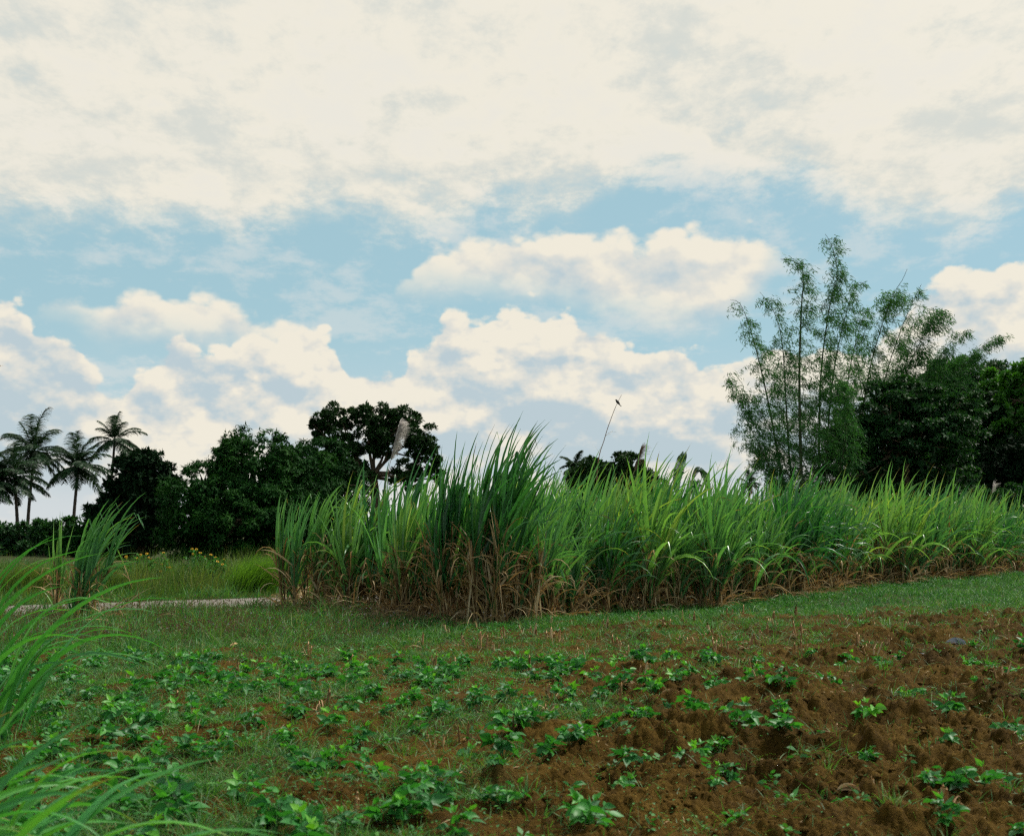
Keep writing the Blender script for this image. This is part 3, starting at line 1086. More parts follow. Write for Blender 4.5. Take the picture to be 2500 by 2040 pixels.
def trunk_limbs(mb, base, fork, cents, origin, r0, limbs=2, jit=.25, rl=.35, sub=3):
    base, fork = np.array(base, float), np.array(fork, float)
    mid = (base + fork) / 2 + rng.normal(size=3) * np.array([jit, jit, 0]) * .5
    pts = spline([base, mid, fork], 10)
    tube(mb, pts - origin, np.linspace(r0 * 1.25, r0 * .75, 10) * (1 + .6 * np.exp(-np.linspace(0, 1, 10) * 12)), 10)
    for c, rad in cents:
        for q in range(limbs):
            tgt = c + unit(1)[0] * rad * .55
            m = fork * .5 + tgt * .5 + rng.normal(size=3) * rad * .15 - np.array([0, 0, rad[2] * .15])
            p = spline([fork + rng.normal(size=3) * r0 * .3, m, tgt], 9)
            tube(mb, p - origin, np.linspace(r0 * rl * 1.5, r0 * .10, 9), 6)
            for s in range(sub):
                k = rng.integers(4, 8)
                e = c + unit(1)[0] * rad * .9
                pp = spline([p[k], (p[k] + e) / 2 + rng.normal(size=3) * rad * .06, e], 6)
                tube(mb, pp - origin, np.linspace(r0 * .22, r0 * .05, 6), 5)


def tree(name, label, cat, Y, blobs, leafm, bark, trunk, r0=.25, group=None, limbs=2, tl={}, ty=0, **kw):
    (bx, by), (fx, fy) = trunk
    base = P(bx, by, Y)
    base[2] = -0.05
    o = thing(name, tuple(base), label, cat, group)
    fork = P(fx, fy, Y + ty)
    mc = MB()
    cents = crown(mc, Y, blobs, base, **kw)
    mt = MB()
    trunk_limbs(mt, base + np.array([0, ty, 0]), fork, cents, base, r0, limbs, **tl)
    mt.build('trunk', M[bark], o)
    mc.build('crown', M[leafm], o)
    return o


def build_trees():
    # two mango trees, one round and full, one behind it paler on top
    tree('mango_tree', 'broad dark mango tree with dense drooping leaves, widest tree behind the road', 'tree', 50,
         [(540, 1000, 98, 108), (430, 1060, 95, 98, -1), (520, 1090, 130, 90, -1.5), (620, 1010, 80, 95, 1), (400, 1110, 66, 62, -2), (640, 1100, 90, 80, -1), (485, 960, 45, 55)],
         'mango', 'bark', ((520, 1150), (520, 1080)), .35, sub=150, per=30, leaf=(.21, .06), droop=.9, fill=.8, flat=.8, cluster=5, subr=(.12, .24), shell=.86, lowcut=-.9)
    tree('mango_tree', 'second mango tree with lighter green top, behind the broad dark one', 'tree', 58,
         [(665, 975, 68, 62), (705, 1020, 62, 65), (650, 1050, 80, 75), (600, 980, 40, 50)],
         'mango', 'bark', ((660, 1150), (660, 1050)), .3, sub=130, per=32, leaf=(.22, .065), subr=(.13, .25), shell=.84, droop=.8, fill=.7, flat=.8, cluster=5)
    tree('breadfruit_tree', 'blackish tree with large leaves, between palms and the broad mango tree', 'tree', 60,
         [(290, 995, 62, 58), (325, 1010, 42, 48), (250, 1040, 50, 45), (300, 1060, 66, 60), (330, 1075, 45, 60), (235, 1075, 50, 42), (275, 1120, 80, 45)],
         'broad', 'bark', ((290, 1150), (290, 1060)), .28, sub=80, per=22, leaf=(.30, .14), droop=.1, fill=.6, flat=.8, cluster=5, subr=(.16, .30))
    tree('spreading_tree', 'tall old tree with umbrella crown and sky showing through its bare limbs', 'tree', 90,
         [(700, 868, 42, 38), (765, 866, 52, 34), (830, 880, 48, 40), (870, 915, 42, 45), (895, 950, 30, 38), (672, 905, 24, 26), (720, 920, 48, 40), (800, 935, 36, 30), (745, 985, 62, 42), (850, 985, 52, 38), (790, 905, 50, 36), (900, 985, 24, 20), (655, 880, 22, 16), (690, 960, 40, 40)],
         'acacia', 'bark', ((775, 1150), (775, 985)), .42, limbs=1, tl=dict(rl=.26), sub=56, per=46, leaf=(.27, .12), droop=.1, fill=0.07, flat=.7, cluster=4, subr=(.16, .34), shell=.35, lowcut=-.9)
    tree('round_tree', 'small dome shaped tree far behind the sugarcane, beside a lone palm', 'tree', 80,
         [(1240, 985, 52, 45), (1300, 985, 50, 44), (1215, 1020, 42, 45), (1335, 1000, 26, 42), (1275, 1030, 75, 50), (1360, 1030, 40, 34)],
         'acacia', 'bark', ((1275, 1150), (1275, 1040)), .3, sub=50, per=44, leaf=(.28, .12), droop=.2, fill=.6, flat=.7)
    # thicket under and beside the palms
    for k, (bl, lb) in enumerate([
            ([(20, 1130, 50, 48), (70, 1140, 45, 55), (-30, 1120, 50, 50)], 'dark bush at the foot of the leftmost palms'),
            ([(95, 1110, 30, 40), (120, 1135, 35, 48)], 'upright dark bush between the palm trunks'),
            ([(180, 1105, 45, 38), (210, 1085, 30, 26), (150, 1130, 45, 40), (215, 1130, 45, 45)], 'mid green bush between the short palm and the blackish tree')]):
        tree('bush', lb, 'bush', 70 - 2 * k, bl, 'forest' if k < 2 else 'mango', 'bark', ((bl[0][0], 1150), (bl[0][0], 1120)), .12, group=None, sub=30, per=40, leaf=(.3, .11), droop=.1, fill=.5, limbs=1)
    # the wood on the right
    tree('thicket_tree', 'spreading dark tree with pale forked trunk, before the wood by the bamboo', 'tree', 46,
         [(1850, 850, 110, 62), (1800, 900, 85, 58), (1760, 950, 70, 45), (1900, 920, 110, 75), (1790, 1000, 85, 42, -1), (1930, 990, 120, 60, 1), (1870, 830, 60, 45), (1960, 870, 80, 70), (1840, 1010, 90, 45, 1)],
         'forest', 'bark_pale', ((1872, 1130), (1876, 930)), .16, ty=0, sub=70, per=44, leaf=(.20, .08), droop=.05, fill=.35, flat=.32, cluster=5, subr=(.20, .38), tl=dict(rl=.5))
    tree('forest_tree', 'massive dark tree rising highest in the wood', 'tree', 58,
         [(1990, 830, 110, 82), (2070, 860, 110, 95), (1930, 880, 95, 90), (2110, 960, 130, 110), (2000, 980, 140, 95), (1900, 990, 90, 70), (1960, 800, 60, 48)],
         'forest', 'bark', ((2010, 1140), (2010, 960)), .45, sub=60, per=40, leaf=(.24, .10), droop=.2, fill=.8, flat=.6, cluster=5)
    tree('forest_tree', 'shaded tree closing the lower end of the wood', 'tree', 50,
         [(2080, 1010, 110, 60), (2160, 960, 110, 95), (1990, 1030, 80, 40), (2200, 1020, 100, 80)],
         'broad', 'bark', ((2110, 1140), (2110, 1010)), .35, sub=36, per=30, leaf=(.30, .12), droop=.2, fill=.9, flat=.5, cluster=5)
    tree('leafy_tree', 'tree with sunlit bright green leaf layers at the edge of the wood', 'tree', 53,
         [(2100, 790, 62, 36), (2160, 775, 70, 42), (2120, 845, 60, 30, -1), (2190, 840, 70, 50), (2130, 890, 55, 32, -1), (2210, 900, 70, 50)],
         'bright', 'bark', ((2190, 1140), (2180, 900)), .3, sub=50, per=38, leaf=(.25, .11), droop=.1, fill=.3, flat=.45, cluster=5, subr=(.22, .40))
    for k, (bl, lb) in enumerate([
            ([(2060, 1040, 60, 26), (2010, 1050, 50, 22), (2110, 1045, 60, 26)], 'layered low bush at the foot of the wood, nearest the frame edge'),
            ([(1760, 1030, 60, 34), (1700, 1045, 45, 26), (1820, 1035, 60, 30), (1880, 1040, 60, 28)], 'low bush at the foot of the bamboo'),
            ([(1960, 1035, 70, 34), (1900, 1050, 60, 26), (2140, 1030, 60, 36)], 'dark undergrowth below the forked tree')]):
        tree('bush', lb, 'bush', 45, bl, 'forest', 'bark', ((bl[0][0], 1150), (bl[0][0], 1080)), .08, sub=90, per=26, leaf=(.2, .08), droop=.1, fill=.6, limbs=1, flat=.4)


build_trees()


def palm(Yd, base_px, crown_px, rad, seed, label, n=28, wind=.34, lean=0.0):
    global rng
    save, rng = rng, np.random.default_rng(seed)
    k = Yd / FOC
    b = P(base_px, 1150, Yd)
    b[2] = -.05
    c = P(crown_px[0], crown_px[1], Yd)
    o = thing('coconut_palm', tuple(b), label, 'palm tree', 'coconut palms beyond the field')
    mt = MB()
    mid = b * .55 + c * .45 + np.array([(b[0] - c[0]) * .12, 0, 0])
    pts = spline([b, mid, c], 26)
    rr = np.linspace(.19, .12, 26) * (1 + .5 * np.exp(-np.linspace(0, 1, 26) * 14)) * (1 + .04 * (np.arange(26) % 2))
    tube(mt, pts - b, rr, 8)
    mt.build('trunk', M['palm_bark'], o)
    L0 = rad * k
    wind = wind * rng.uniform(.6, 1.9)
    for i in range(n):
        ph = i * 2.39996 + rng.normal() * .15
        e = 1.45 - 2.1 * (i / n) ** .8 + rng.normal() * .16
        d = np.array([[math.cos(ph) * math.cos(e), math.sin(ph) * math.cos(e), math.sin(e)]])
        L = L0 * rng.uniform(.8, 1.2)
        segs = 12
        mb = MB()
        # the rachis
        p = np.zeros(3) + (c - b)
        dd = d[0].copy()
        path = [p.copy()]
        dirs = [dd.copy()]
        for s in range(segs):
            p = p + dd * L / segs
            dd = dd + np.array([wind, 0, -1.35 - .3 * (e > 0)]) * (.25 + 1.3 * s / segs) / segs
            dd = dd / np.linalg.norm(dd)
            path.append(p.copy())
            dirs.append(dd.copy())
        path = np.array(path)
        tube(mb, path, np.linspace(.035, .008, segs + 1), 4, rnd=.9)
        m = 54
        tq = np.linspace(.14, 1, m)
        ip = np.stack([np.interp(tq * segs, np.arange(segs + 1), path[:, q]) for q in range(3)], -1)
        idr = norm(np.stack([np.interp(tq * segs, np.arange(segs + 1), np.array(dirs)[:, q]) for q in range(3)], -1))
        sd = norm(np.cross(idr, np.array([0, 0, 1.0])) + 1e-4)
        for sgn in (-1, 1):
            ld = norm(sd * sgn * .85 + idr * .55 + np.array([0, 0, -.12]) + rng.normal(size=(m, 3)) * .08)
            ll = L * .30 * np.sin(np.pi * np.clip(tq * .80 + .12, 0, 1)) ** .7 * rng.uniform(.85, 1.1, m)
            blades(mb, ip, ld, ll, .085, 1.6, segs=3, fold=0, wind=(wind * 1.2, 0, 0), rnd=rng.random(m), prof=lambda t: 1 - .75 * t)
        mb.build('frond', M['palm'], o)
    for i in range(5 if Yd > 90 else 0):     # nuts under the crown
        mb = MB()
        a = rng.random() * 6.28
        q = (c - b) + np.array([math.cos(a) * .28, math.sin(a) * .28, -.25 - .1 * rng.random()])
        th = np.linspace(0, math.pi, 6)
        tube(mb, np.stack([np.full(6, q[0]), np.full(6, q[1]), q[2] + .14 * np.cos(th)], -1), .12 * np.sin(th) + .005, 7, rnd=.6)
        mb.build('coconut', M['palm'], o)
    rng = save


palm(108, 55, (72, 938), 84, 1, 'tallest coconut palm of the four at the left edge, slim curved trunk')
palm(104, 150, (163, 968), 72, 2, 'coconut palm with leaning trunk, between the tallest palm and the blackish tree')
palm(122, 226, (238, 915), 60, 3, 'far coconut palm whose crown stands above the blackish tree', n=22)
palm(102, 38, (30, 990), 76, 4, 'lower coconut palm standing half behind the tallest one')
palm(100, -40, (-12, 1000), 62, 5, 'coconut palm cut by the frame, only its fronds showing')
palm(84, 1205, (1196, 972), 44, 6, 'lone coconut palm crown behind the dome shaped tree', n=18)
palm(120, 1556, (1556, 1003), 26, 7, 'tiny distant palm crown just above the cane tops', n=16)


# ================================================================ BAMBOO
def bamboo(base_px, Y, label, culms, seed, dense=1.0):
    global rng
    save, rng = rng, np.random.default_rng(seed)
    b = P(base_px, 1150, Y)
    b[2] = 0
    o = thing('bamboo_clump', tuple(b), label, 'bamboo', 'bamboo stand beside the wood')
    for cu in culms:
        pts, r, lf, f0, tuft = cu['p'], cu.get('r', .045), cu.get('leaf', 1.0), cu.get('from', .16), cu.get('tuft', 0)
        dy = cu.get('dy', rng.normal() * .8)
        W = np.array([P(px, py, Y + dy) for px, py in pts])
        W[:, 1] += np.linspace(0, rng.normal() * .7, len(W))
        fine = spline(W, 200)
        cum = np.concatenate([[0], np.cumsum(np.linalg.norm(np.diff(fine, axis=0), axis=1))])
        path = np.stack([np.interp(np.linspace(0, cum[-1], 46), cum, fine[:, q]) for q in range(3)], -1)
        mb = MB()
        rr = np.linspace(r, r * .12, 46)
        rr[::2] *= 1.10
        tube(mb, path - b, rr, 6)
        ml = MB()
        seglen = np.linalg.norm(np.diff(path, axis=0), axis=1).sum()
        nb = int(70 * lf * seglen / 8)
        for q in range(nb):
            t = f0 + (1 - f0) * rng.random()
            if t > .78 and rng.random() < .62 * (t - .78) / .22:
                continue
            k = min(int(t * 45), 44)
            p0 = path[k]
            a = rng.random() * 6.283
            e = rng.uniform(-.1, .8)
            d = np.array([math.cos(a) * math.cos(e) + .25, math.sin(a) * math.cos(e), math.sin(e)])
            d /= np.linalg.norm(d)
            Lb = rng.uniform(.5, 1.7) * (1.25 - .85 * t) * cu.get('bl', 1.0)
            n = 7
            p = p0.copy()
            bp = [p.copy()]
            for s in range(n):
                p = p + d * Lb / n
                d = d + np.array([.14, 0, -.32])
                d /= np.linalg.norm(d)
                bp.append(p.copy())
            bp = np.array(bp)
            tube(mb, bp - b, np.linspace(.006, .002, n + 1), 3)
            m = int(rng.integers(22, 40) * dense)
            ti = rng.uniform(.25, 1, m) * n
            lp = np.stack([np.interp(ti, np.arange(n + 1), bp[:, j]) for j in range(3)], -1)
            tw = rng.normal(size=(m, 3)) * .08
            ld = np.stack([rng.normal(.35, .55, m), rng.normal(0, .5, m), rng.normal(-.55, .4, m)], -1)
            leaf_quads(ml, lp + tw - b, ld, unit(m), rng.uniform(.14, .26, m), .030, rng.random(m) * .7 + rng.random() * .3, wide_at=.35)
        for (tx, ty, tr, tn) in cu.get('tufts', []):
            c = P(tx, ty, Y + dy)
            R_ = tr / FOC * Y
            u = unit(tn) * (rng.random((tn, 1)) ** .5) * R_ * np.array([1, 1, .75])
            ld = np.stack([rng.normal(.4, .5, tn), rng.normal(0, .5, tn), rng.normal(-.5, .4, tn)], -1)
            leaf_quads(ml, c + u - b, ld, unit(tn), rng.uniform(.16, .28, tn), .035, rng.random(tn), wide_at=.35)
        c_ = mb.build('culm', M['culm'], o)
        ml.build('foliage', M['bamboo_leaf'], c_)
    rng = save


bamboo(1680, 45, 'open feathery bamboo clump with tall bare culms, tallest thing above the cane', [
    dict(p=[(1652, 1110), (1622, 960), (1598, 820), (1572, 700), (1548, 625), (1528, 612)], r=.06, leaf=1.35, bl=1.1),
    dict(p=[(1668, 1110), (1663, 950), (1660, 780), (1664, 640), (1668, 570), (1650, 545), (1620, 540)], r=.085, leaf=1.3, **{'from': .28}),
    dict(p=[(1700, 1110), (1701, 900), (1706, 760), (1722, 640), (1738, 570), (1725, 510), (1712, 488)], r=.06, leaf=1.5, **{'from': .3}),
    dict(p=[(1660, 1110), (1642, 960), (1634, 800), (1628, 700), (1612, 640), (1585, 600)], r=.05, leaf=1.3),
    dict(p=[(1650, 1110), (1610, 1010), (1570, 930), (1530, 860), (1500, 800), (1492, 790)], r=.035, leaf=1.9, **{'from': .15}),
    dict(p=[(1655, 1110), (1620, 1020), (1575, 950), (1545, 905), (1522, 890)], r=.03, leaf=2.0, **{'from': .1}),
    dict(p=[(1680, 1110), (1640, 1000), (1600, 900), (1560, 840), (1530, 820)], r=.03, leaf=1.7, **{'from': .2}),
    dict(p=[(1650, 1110), (1625, 1040), (1590, 985), (1560, 965), (1540, 960)], r=.025, leaf=1.9, **{'from': .1}),
    dict(p=[(1710, 1110), (1720, 900), (1735, 760), (1762, 640), (1782, 590), (1800, 585)], r=.05, leaf=1.3),
    dict(p=[(1745, 1110), (1752, 960), (1765, 800), (1790, 690), (1812, 640), (1830, 640)], r=.05, leaf=1.2),
    dict(p=[(1700, 1110), (1690, 1000), (1640, 880), (1610, 760), (1590, 700)], r=.03, leaf=1.2),
    dict(p=[(1730, 1110), (1720, 1000), (1690, 900), (1680, 800), (1672, 740)], r=.03, leaf=1.4),
    dict(p=[(1690, 1110), (1690, 980), (1700, 860), (1712, 790), (1725, 745)], r=.03, leaf=1.4),
    dict(p=[(1735, 1110), (1740, 1000), (1755, 900), (1745, 820), (1735, 790)], r=.03, leaf=1.6, tufts=[(1742, 815, 34, 420)]),
], 21)
bamboo(1830, 49, 'denser bamboo clump with leafy tufts rising behind the dark tree', [
    dict(p=[(1770, 1110), (1785, 900), (1800, 780), (1822, 690), (1845, 620), (1862, 590), (1870, 568)], r=.055, leaf=1.3, tufts=[(1850, 628, 36, 900)]),
    dict(p=[(1800, 1110), (1812, 900), (1835, 780), (1862, 690), (1888, 625), (1898, 600)], r=.05, leaf=1.3),
    dict(p=[(1840, 1110), (1850, 900), (1880, 780), (1915, 700), (1945, 655), (1965, 650)], r=.055, leaf=1.5, tufts=[(1938, 668, 42, 1100)]),
    dict(p=[(1820, 1110), (1830, 900), (1868, 760), (1895, 690), (1910, 660)], r=.045, leaf=1.5),
    dict(p=[(1860, 1110), (1880, 900), (1920, 790), (1965, 720), (2000, 690), (2015, 690)], r=.045, leaf=1.6, tufts=[(1915, 740, 40, 600)]),
    dict(p=[(1880, 1110), (1930, 880), (1990, 780), (2040, 720), (2085, 700), (2110, 702)], r=.035, leaf=1.3, **{'from': .45}),
    dict(p=[(1870, 1110), (1910, 880), (1955, 790), (2000, 745), (2040, 730)], r=.035, leaf=1.5, **{'from': .4}),
    dict(p=[(1810, 1110), (1800, 900), (1780, 760), (1775, 680), (1790, 640)], r=.04, leaf=1.6),
    dict(p=[(1790, 1110), (1770, 950), (1760, 850), (1770, 780), (1790, 760)], r=.035, leaf=1.6),
    dict(p=[(1800, 1110), (1810, 950), (1830, 850), (1850, 780), (1870, 750)], r=.035, leaf=1.7),
], 22)


# ================================================================ SUGARCANE
WIND = (.34, .04, 0)
ORD = ('first second third fourth fifth sixth seventh eighth ninth tenth eleventh twelfth thirteenth fourteenth fifteenth sixteenth seventeenth '
       'eighteenth nineteenth twentieth').split()
TENS = ['', '', 'twenty', 'thirty', 'forty', 'fifty', 'sixty', 'seventy', 'eighty']


def ordinal(i):
    """0 -> first, 25 -> twenty-sixth"""
    i += 1
    if i <= 20:
        return ORD[i - 1]
    t, u = divmod(i, 10)
    return TENS[t][:-1] + 'ieth' if u == 0 else TENS[t] + '-' + ORD[u - 1]


def cane(name, label, loc, seed, stalks=9, spread=.24, hs=(1.05, 1.6), top=(1.0, 1.35), nb=9, bend=(.5, 1.9), lean=.10, dry=24, skirt=.45, leafm='cane', width=.042, upright=.16, wind=1.0, low=3, group=None, yellow=.06, cat='sugarcane'):
    global rng
    save, rng = rng, np.random.default_rng(seed)
    o = thing(name, loc, label, cat, group)
    ms, mg, md = MB(), MB(), MB()
    w = tuple(v * wind for v in WIND)
    for i in range(stalks):
        a = rng.random() * 6.283
        r = spread * math.sqrt(rng.random())
        b = np.array([r * math.cos(a), r * math.sin(a), -.04])
        H = rng.uniform(*hs)
        ln = np.array([rng.normal() * lean + r * math.cos(a) * .35 + .05 * wind, rng.normal() * lean + r * math.sin(a) * .35, 1.0])
        ln /= np.linalg.norm(ln)
        p = np.array([b + ln * H * t + np.array([.06 * wind, 0, 0]) * H * t * t for t in np.linspace(0, 1, 8)])
        tube(ms, p, np.linspace(.017, .010, 8), 5, rnd=rng.random())
        # green fan from the top of the stalk
        n = nb + rng.integers(-1, 2)
        q = np.arange(n) / max(n - 1, 1)                    # 0 = innermost, 1 = outermost
        ph = np.arange(n) * math.pi + rng.normal(size=n) * .45 + rng.random() * 3.14
        th = upright * (.25 + 1.7 * q) + rng.normal(size=n) * .07
        d = np.stack([np.cos(ph) * np.sin(th), np.sin(ph) * np.sin(th), np.cos(th)], -1) + ln * .4 + np.array(w) * .3
        k = np.clip(1 - q * rng.uniform(.35, .75), 0, 1)
        base = b + ln * H * k[:, None] + np.array([.06 * wind, 0, 0]) * H * (k * k)[:, None]
        L = rng.uniform(*top, n) * (1 - .22 * np.abs(q - .35)) * (1 - .25 * (q < .08))
        bd = rng.uniform(*bend, n) * (.35 + .95 * q)
        kink = np.where(rng.random(n) < .2, rng.integers(5, 8, n), 99)
        col = np.clip(rng.random() * .45 + rng.random(n) * .35 + .15 * (1 - q), 0, .92)
        col = np.where(rng.random(n) < yellow, 1.0, col)
        blades(mg, base, d, L, width * rng.uniform(.75, 1.15, n), bd, segs=9, fold=.35, wind=w, rnd=col, twist=.9, kink=kink)
        # small shoots low down
        if low and rng.random() < .5:
            m = low
            ph = rng.random(m) * 6.283
            d = np.stack([np.cos(ph) * .35, np.sin(ph) * .35, np.ones(m)], -1)
            blades(mg, np.repeat((b + ln * H * rng.uniform(.1, .4))[None], m, 0), d, rng.uniform(.5, .9, m), width * .75, rng.uniform(.5, 1.6, m), segs=7, fold=.3, wind=w, rnd=rng.random(m) * .6, twist=.8)
        # dead leaves hanging along the stalk
        m = dry // 2
        t = rng.random(m) ** .8 * .98
        ph = rng.random(m) * 6.283
        th = rng.uniform(.15, 1.1, m)
        d = np.stack([np.cos(ph) * np.sin(th), np.sin(ph) * np.sin(th), np.cos(th)], -1) + ln * .2
        blades(md, b + ln * H * t[:, None] * .85, d, rng.uniform(.4, 1.05, m), rng.uniform(.022, .050, m), rng.uniform(.6, 3.6, m), segs=6, fold=.2, wind=(.15 * wind, 0, 0), rnd=rng.random(m) ** 1.6, twist=1.8, kink=np.where(rng.random(m) < .35, rng.integers(2, 5, m), 99))
        m = dry - m
        ph = rng.random(m) * 6.283
        d = np.stack([np.cos(ph) * .16, np.sin(ph) * .16, np.where(rng.random(m) < .55, -1.0, 1.0)], -1)
        t = rng.uniform(.25, .95, m)
        blades(md, b + ln * H * t[:, None] * .8 + rng.normal(size=(m, 3)) * .02, d, rng.uniform(.3, .8, m) * skirt * 1.6, rng.uniform(.022, .05, m), .3, segs=5, fold=.25, rnd=rng.random(m) ** 1.4, twist=1.5)
    ms.build('stem', M['cane_stem'], o)
    mg.build('green_foliage', M[leafm], o)
    md.build('dry_foliage', M['cane_dry'], o)
    rng = save
    return o


def build_cane():
    G = 'sugarcane in the field'
    protos = []
    for k in range(12):
        kw = dict(nb=7, stalks=int(rng.integers(5, 9)), hs=(.65 + .12 * (k % 3), 1.25 + .2 * (k % 2)), top=(1.3, 1.9 + .12 * (k % 3)), bend=(.5, 2.4), width=.092, upright=.27, wind=.55 + .45 * (k % 3) / 2, leafm='cane' if k % 4 else 'cane_dark')
        if k in (3, 8):
            kw.update(bend=(1.6, 3.6), upright=.34)
        if k in (1, 6, 10):
            kw.update(bend=(.3, 1.4), upright=.27, nb=8)
        protos.append(cane('sugarcane_clump', 'placeholder', (0, 0, 0), 100 + k, **kw))
    used = set()

    def put(x, y, label, k=None, s=1.0, group=None, rz=None, sz=1.0):
        k = int(rng.integers(0, len(protos))) if k is None else k
        loc = (x, y, gz(x, y) - .02)
        rot = (rng.normal() * .03, rng.normal() * .03, rng.normal() * .35 if rz is None else rz)
        if k not in used:
            used.add(k)
            o = protos[k]
            o.location, o.rotation_euler, o.scale = loc, rot, (s, s, s * sz)
        else:
            o = copy_tree(protos[k], loc, rot, (s, s, s * sz))
        o['label'] = label
        if group: o['group'] = group
        return o

    # ---- the showpiece: the tall clump at the corner of the field
    cane('sugarcane_clump', 'tallest and darkest sugarcane clump, towering at the near corner of the field', (-.50, 18.25, gz(-.5, 18.25)), 500, stalks=14, spread=.27,
         hs=(1.1, 1.95), top=(1.85, 2.4), nb=8, bend=(.15, 1.3), lean=.10, dry=38, skirt=.75, leafm='cane_dark', width=.088, upright=.22, wind=1.2, group=G)
    cane('sugarcane_clump', 'slim tall cane stalks with straight blades, tight against the tallest clump', (-1.10, 18.5, gz(-1.1, 18.5)), 501, stalks=8, spread=.18,
         hs=(1.1, 1.8), top=(1.4, 1.9), nb=9, bend=(.1, .6), lean=.05, dry=24, leafm='cane_dark', width=.085, upright=.16, wind=.7, group=G)
    cane('sugarcane_clump', 'dark cane clump leaning away from the tallest clump with reddish blade tips', (.12, 18.7, gz(.1, 18.7)), 502, stalks=10, spread=.24,
         hs=(.8, 1.3), top=(1.1, 1.45), nb=7, bend=(.5, 2.2), lean=.10, dry=32, skirt=.7, leafm='cane', width=.08, upright=.27, wind=1.7, group=G)
    # ---- the open clumps from the corner back to the road
    cane('sugarcane_clump', 'bright cane clump by the road, first of the open ones, blades against the mango tree', (-4.45, 22.4, gz(-4.4, 22.4)), 510, stalks=7, spread=.26,
         hs=(1.1, 1.6), top=(1.25, 1.6), nb=8, bend=(.2, .9), dry=18, leafm='cane', width=.08, upright=.17, wind=.9, group=G)
    cane('sugarcane_clump', 'cane clump bending over rightwards beside the roadside one, brown husks at its foot', (-3.85, 22.1, gz(-3.8, 22.1)), 511, stalks=7, spread=.24,
         hs=(1.1, 1.5), top=(1.25, 1.6), nb=9, bend=(.5, 1.8), dry=22, width=.08, upright=.2, wind=1.6, group=G)
    cane('sugarcane_clump', 'cane clump with one orange blade, standing below the silvery plume', (-1.95, 19.6, gz(-1.95, 19.6)), 512, stalks=10, spread=.26,
         hs=(.85, 1.3), top=(1.1, 1.45), nb=10, bend=(.2, .9), dry=22, width=.08, upright=.22, wind=.8, yellow=.12, group=G)
    cane('sugarcane_clump', 'bluish green cane clump between the orange bladed one and the slim tall stalks', (-1.45, 19.2, gz(-1.45, 19.2)), 513, stalks=7, spread=.2,
         hs=(.9, 1.5), top=(1.0, 1.4), nb=10, bend=(.2, 1.0), dry=22, leafm='cane_dark', width=.075, upright=.17, wind=.8, group=G)
    cane('sugarcane_clump', 'low green cane clump with a wide fan, nearest the grass below the bird', (1.0, 20.2, gz(1, 20.2)), 514, stalks=6, spread=.16,
         hs=(.45, .75), top=(.95, 1.25), nb=9, bend=(.1, .9), dry=12, width=.07, upright=.24, wind=.5, group=G)
    cane('sugarcane_clump', 'vivid green young cane with stiff fanned blades before the banana leaves', (3.95, 22.6, gz(3.9, 22.6)), 515, stalks=5, spread=.16,
         hs=(.5, .8), top=(1.1, 1.4), nb=9, bend=(.1, .8), dry=14, width=.07, upright=.26, wind=.9, group=G)
    # ---- rows
    slope = lambda x: (cane_front(x + .2) - cane_front(x - .2)) / .4
    xs, x = [], -3.3
    while x < 24:
        xs.append(x)
        x += .80 / math.sqrt(1 + slope(x) ** 2) * rng.uniform(.85, 1.15)
    left = [v for k_, v in enumerate(xs) if v < -1.6 and k_ % 2 == 0]
    right = [v for v in xs if v > .45]
    for i, v in enumerate(left):
        put(v, cane_front(v) + .45, '%s front row cane clump counted from the roadside pair towards the tallest clump' % ordinal(i), s=rng.uniform(.88, 1.06), group=G)
    for i, v in enumerate(right):
        put(v, cane_front(v) + rng.normal() * .12, '%s front row cane clump counted from the tallest clump towards the wood' % ordinal(i), s=rng.uniform(.78, .92) if i < 3 else rng.uniform(.82, 1.22), group=G)
    names = ['second', 'third', 'fourth', 'fifth', 'sixth']
    for j, nm in enumerate(names):
        x = -3.2 if j == 0 else -2.6 if j < 3 else -1.9
        while x < 24 - j:
            y = float(cane_front(x)) + (j + 1) * 1.05 + rng.normal() * .18
            if road_dist(x, y) < -1.7:
                lab = 'green cane in the %s row of the field, showing above the front row' % nm
                put(x, y, lab, s=rng.uniform(.94, 1.2), group='sugarcane of the %s row' % nm)
            x += (.95 if x > -.9 else 1.5) / math.sqrt(1 + slope(x) ** 2) * rng.uniform(.8, 1.2)
    for k, p in enumerate(protos):
        if k not in used:
            for c in list(p.children):
                bpy.data.objects.remove(c)
            bpy.data.objects.remove(p)

    # ---- lone cane beside the road on the left
    cane('sugarcane_clump', 'wind bent cane with long arching tips standing alone before the road', (-7.65, 19.4, gz(-7.6, 19.4)), 520, stalks=6, spread=.20,
         hs=(.6, 1.15), top=(1.3, 1.75), nb=9, bend=(.3, 1.5), lean=.12, dry=18, width=.072, upright=.18, wind=1.8, low=5)
    cane('sugarcane_clump', 'thin upright cane with few blades, next to the wind bent one by the road', (-8.25, 19.9, gz(-8.2, 19.9)), 521, stalks=3, spread=.10,
         hs=(.6, .95), top=(1.0, 1.3), nb=6, bend=(.05, .35), lean=.05, dry=14, width=.062, upright=.09, wind=.2, low=3)
    md = MB()
    n = 44
    X, Yy = rng.normal(-7.5, .55, n), rng.normal(19.3, .3, n)
    d = np.stack([rng.normal(.5, .9, n), rng.normal(0, .5, n), rng.uniform(.1, 1.1, n)], -1)
    base = np.stack([X, Yy, np.full(n, .02)], -1)
    blades(md, base - np.array([-7.5, 19.3, 0]), d, rng.uniform(.4, 1.2, n), rng.uniform(.014, .03, n), rng.uniform(.4, 2.4, n), segs=7, fold=.25, wind=(.3, 0, 0), rnd=rng.random(n), twist=1.5)
    o = md.build('dead_cane_leaves', M['cane_dry'])
    o.location = (-7.5, 19.3, 0)
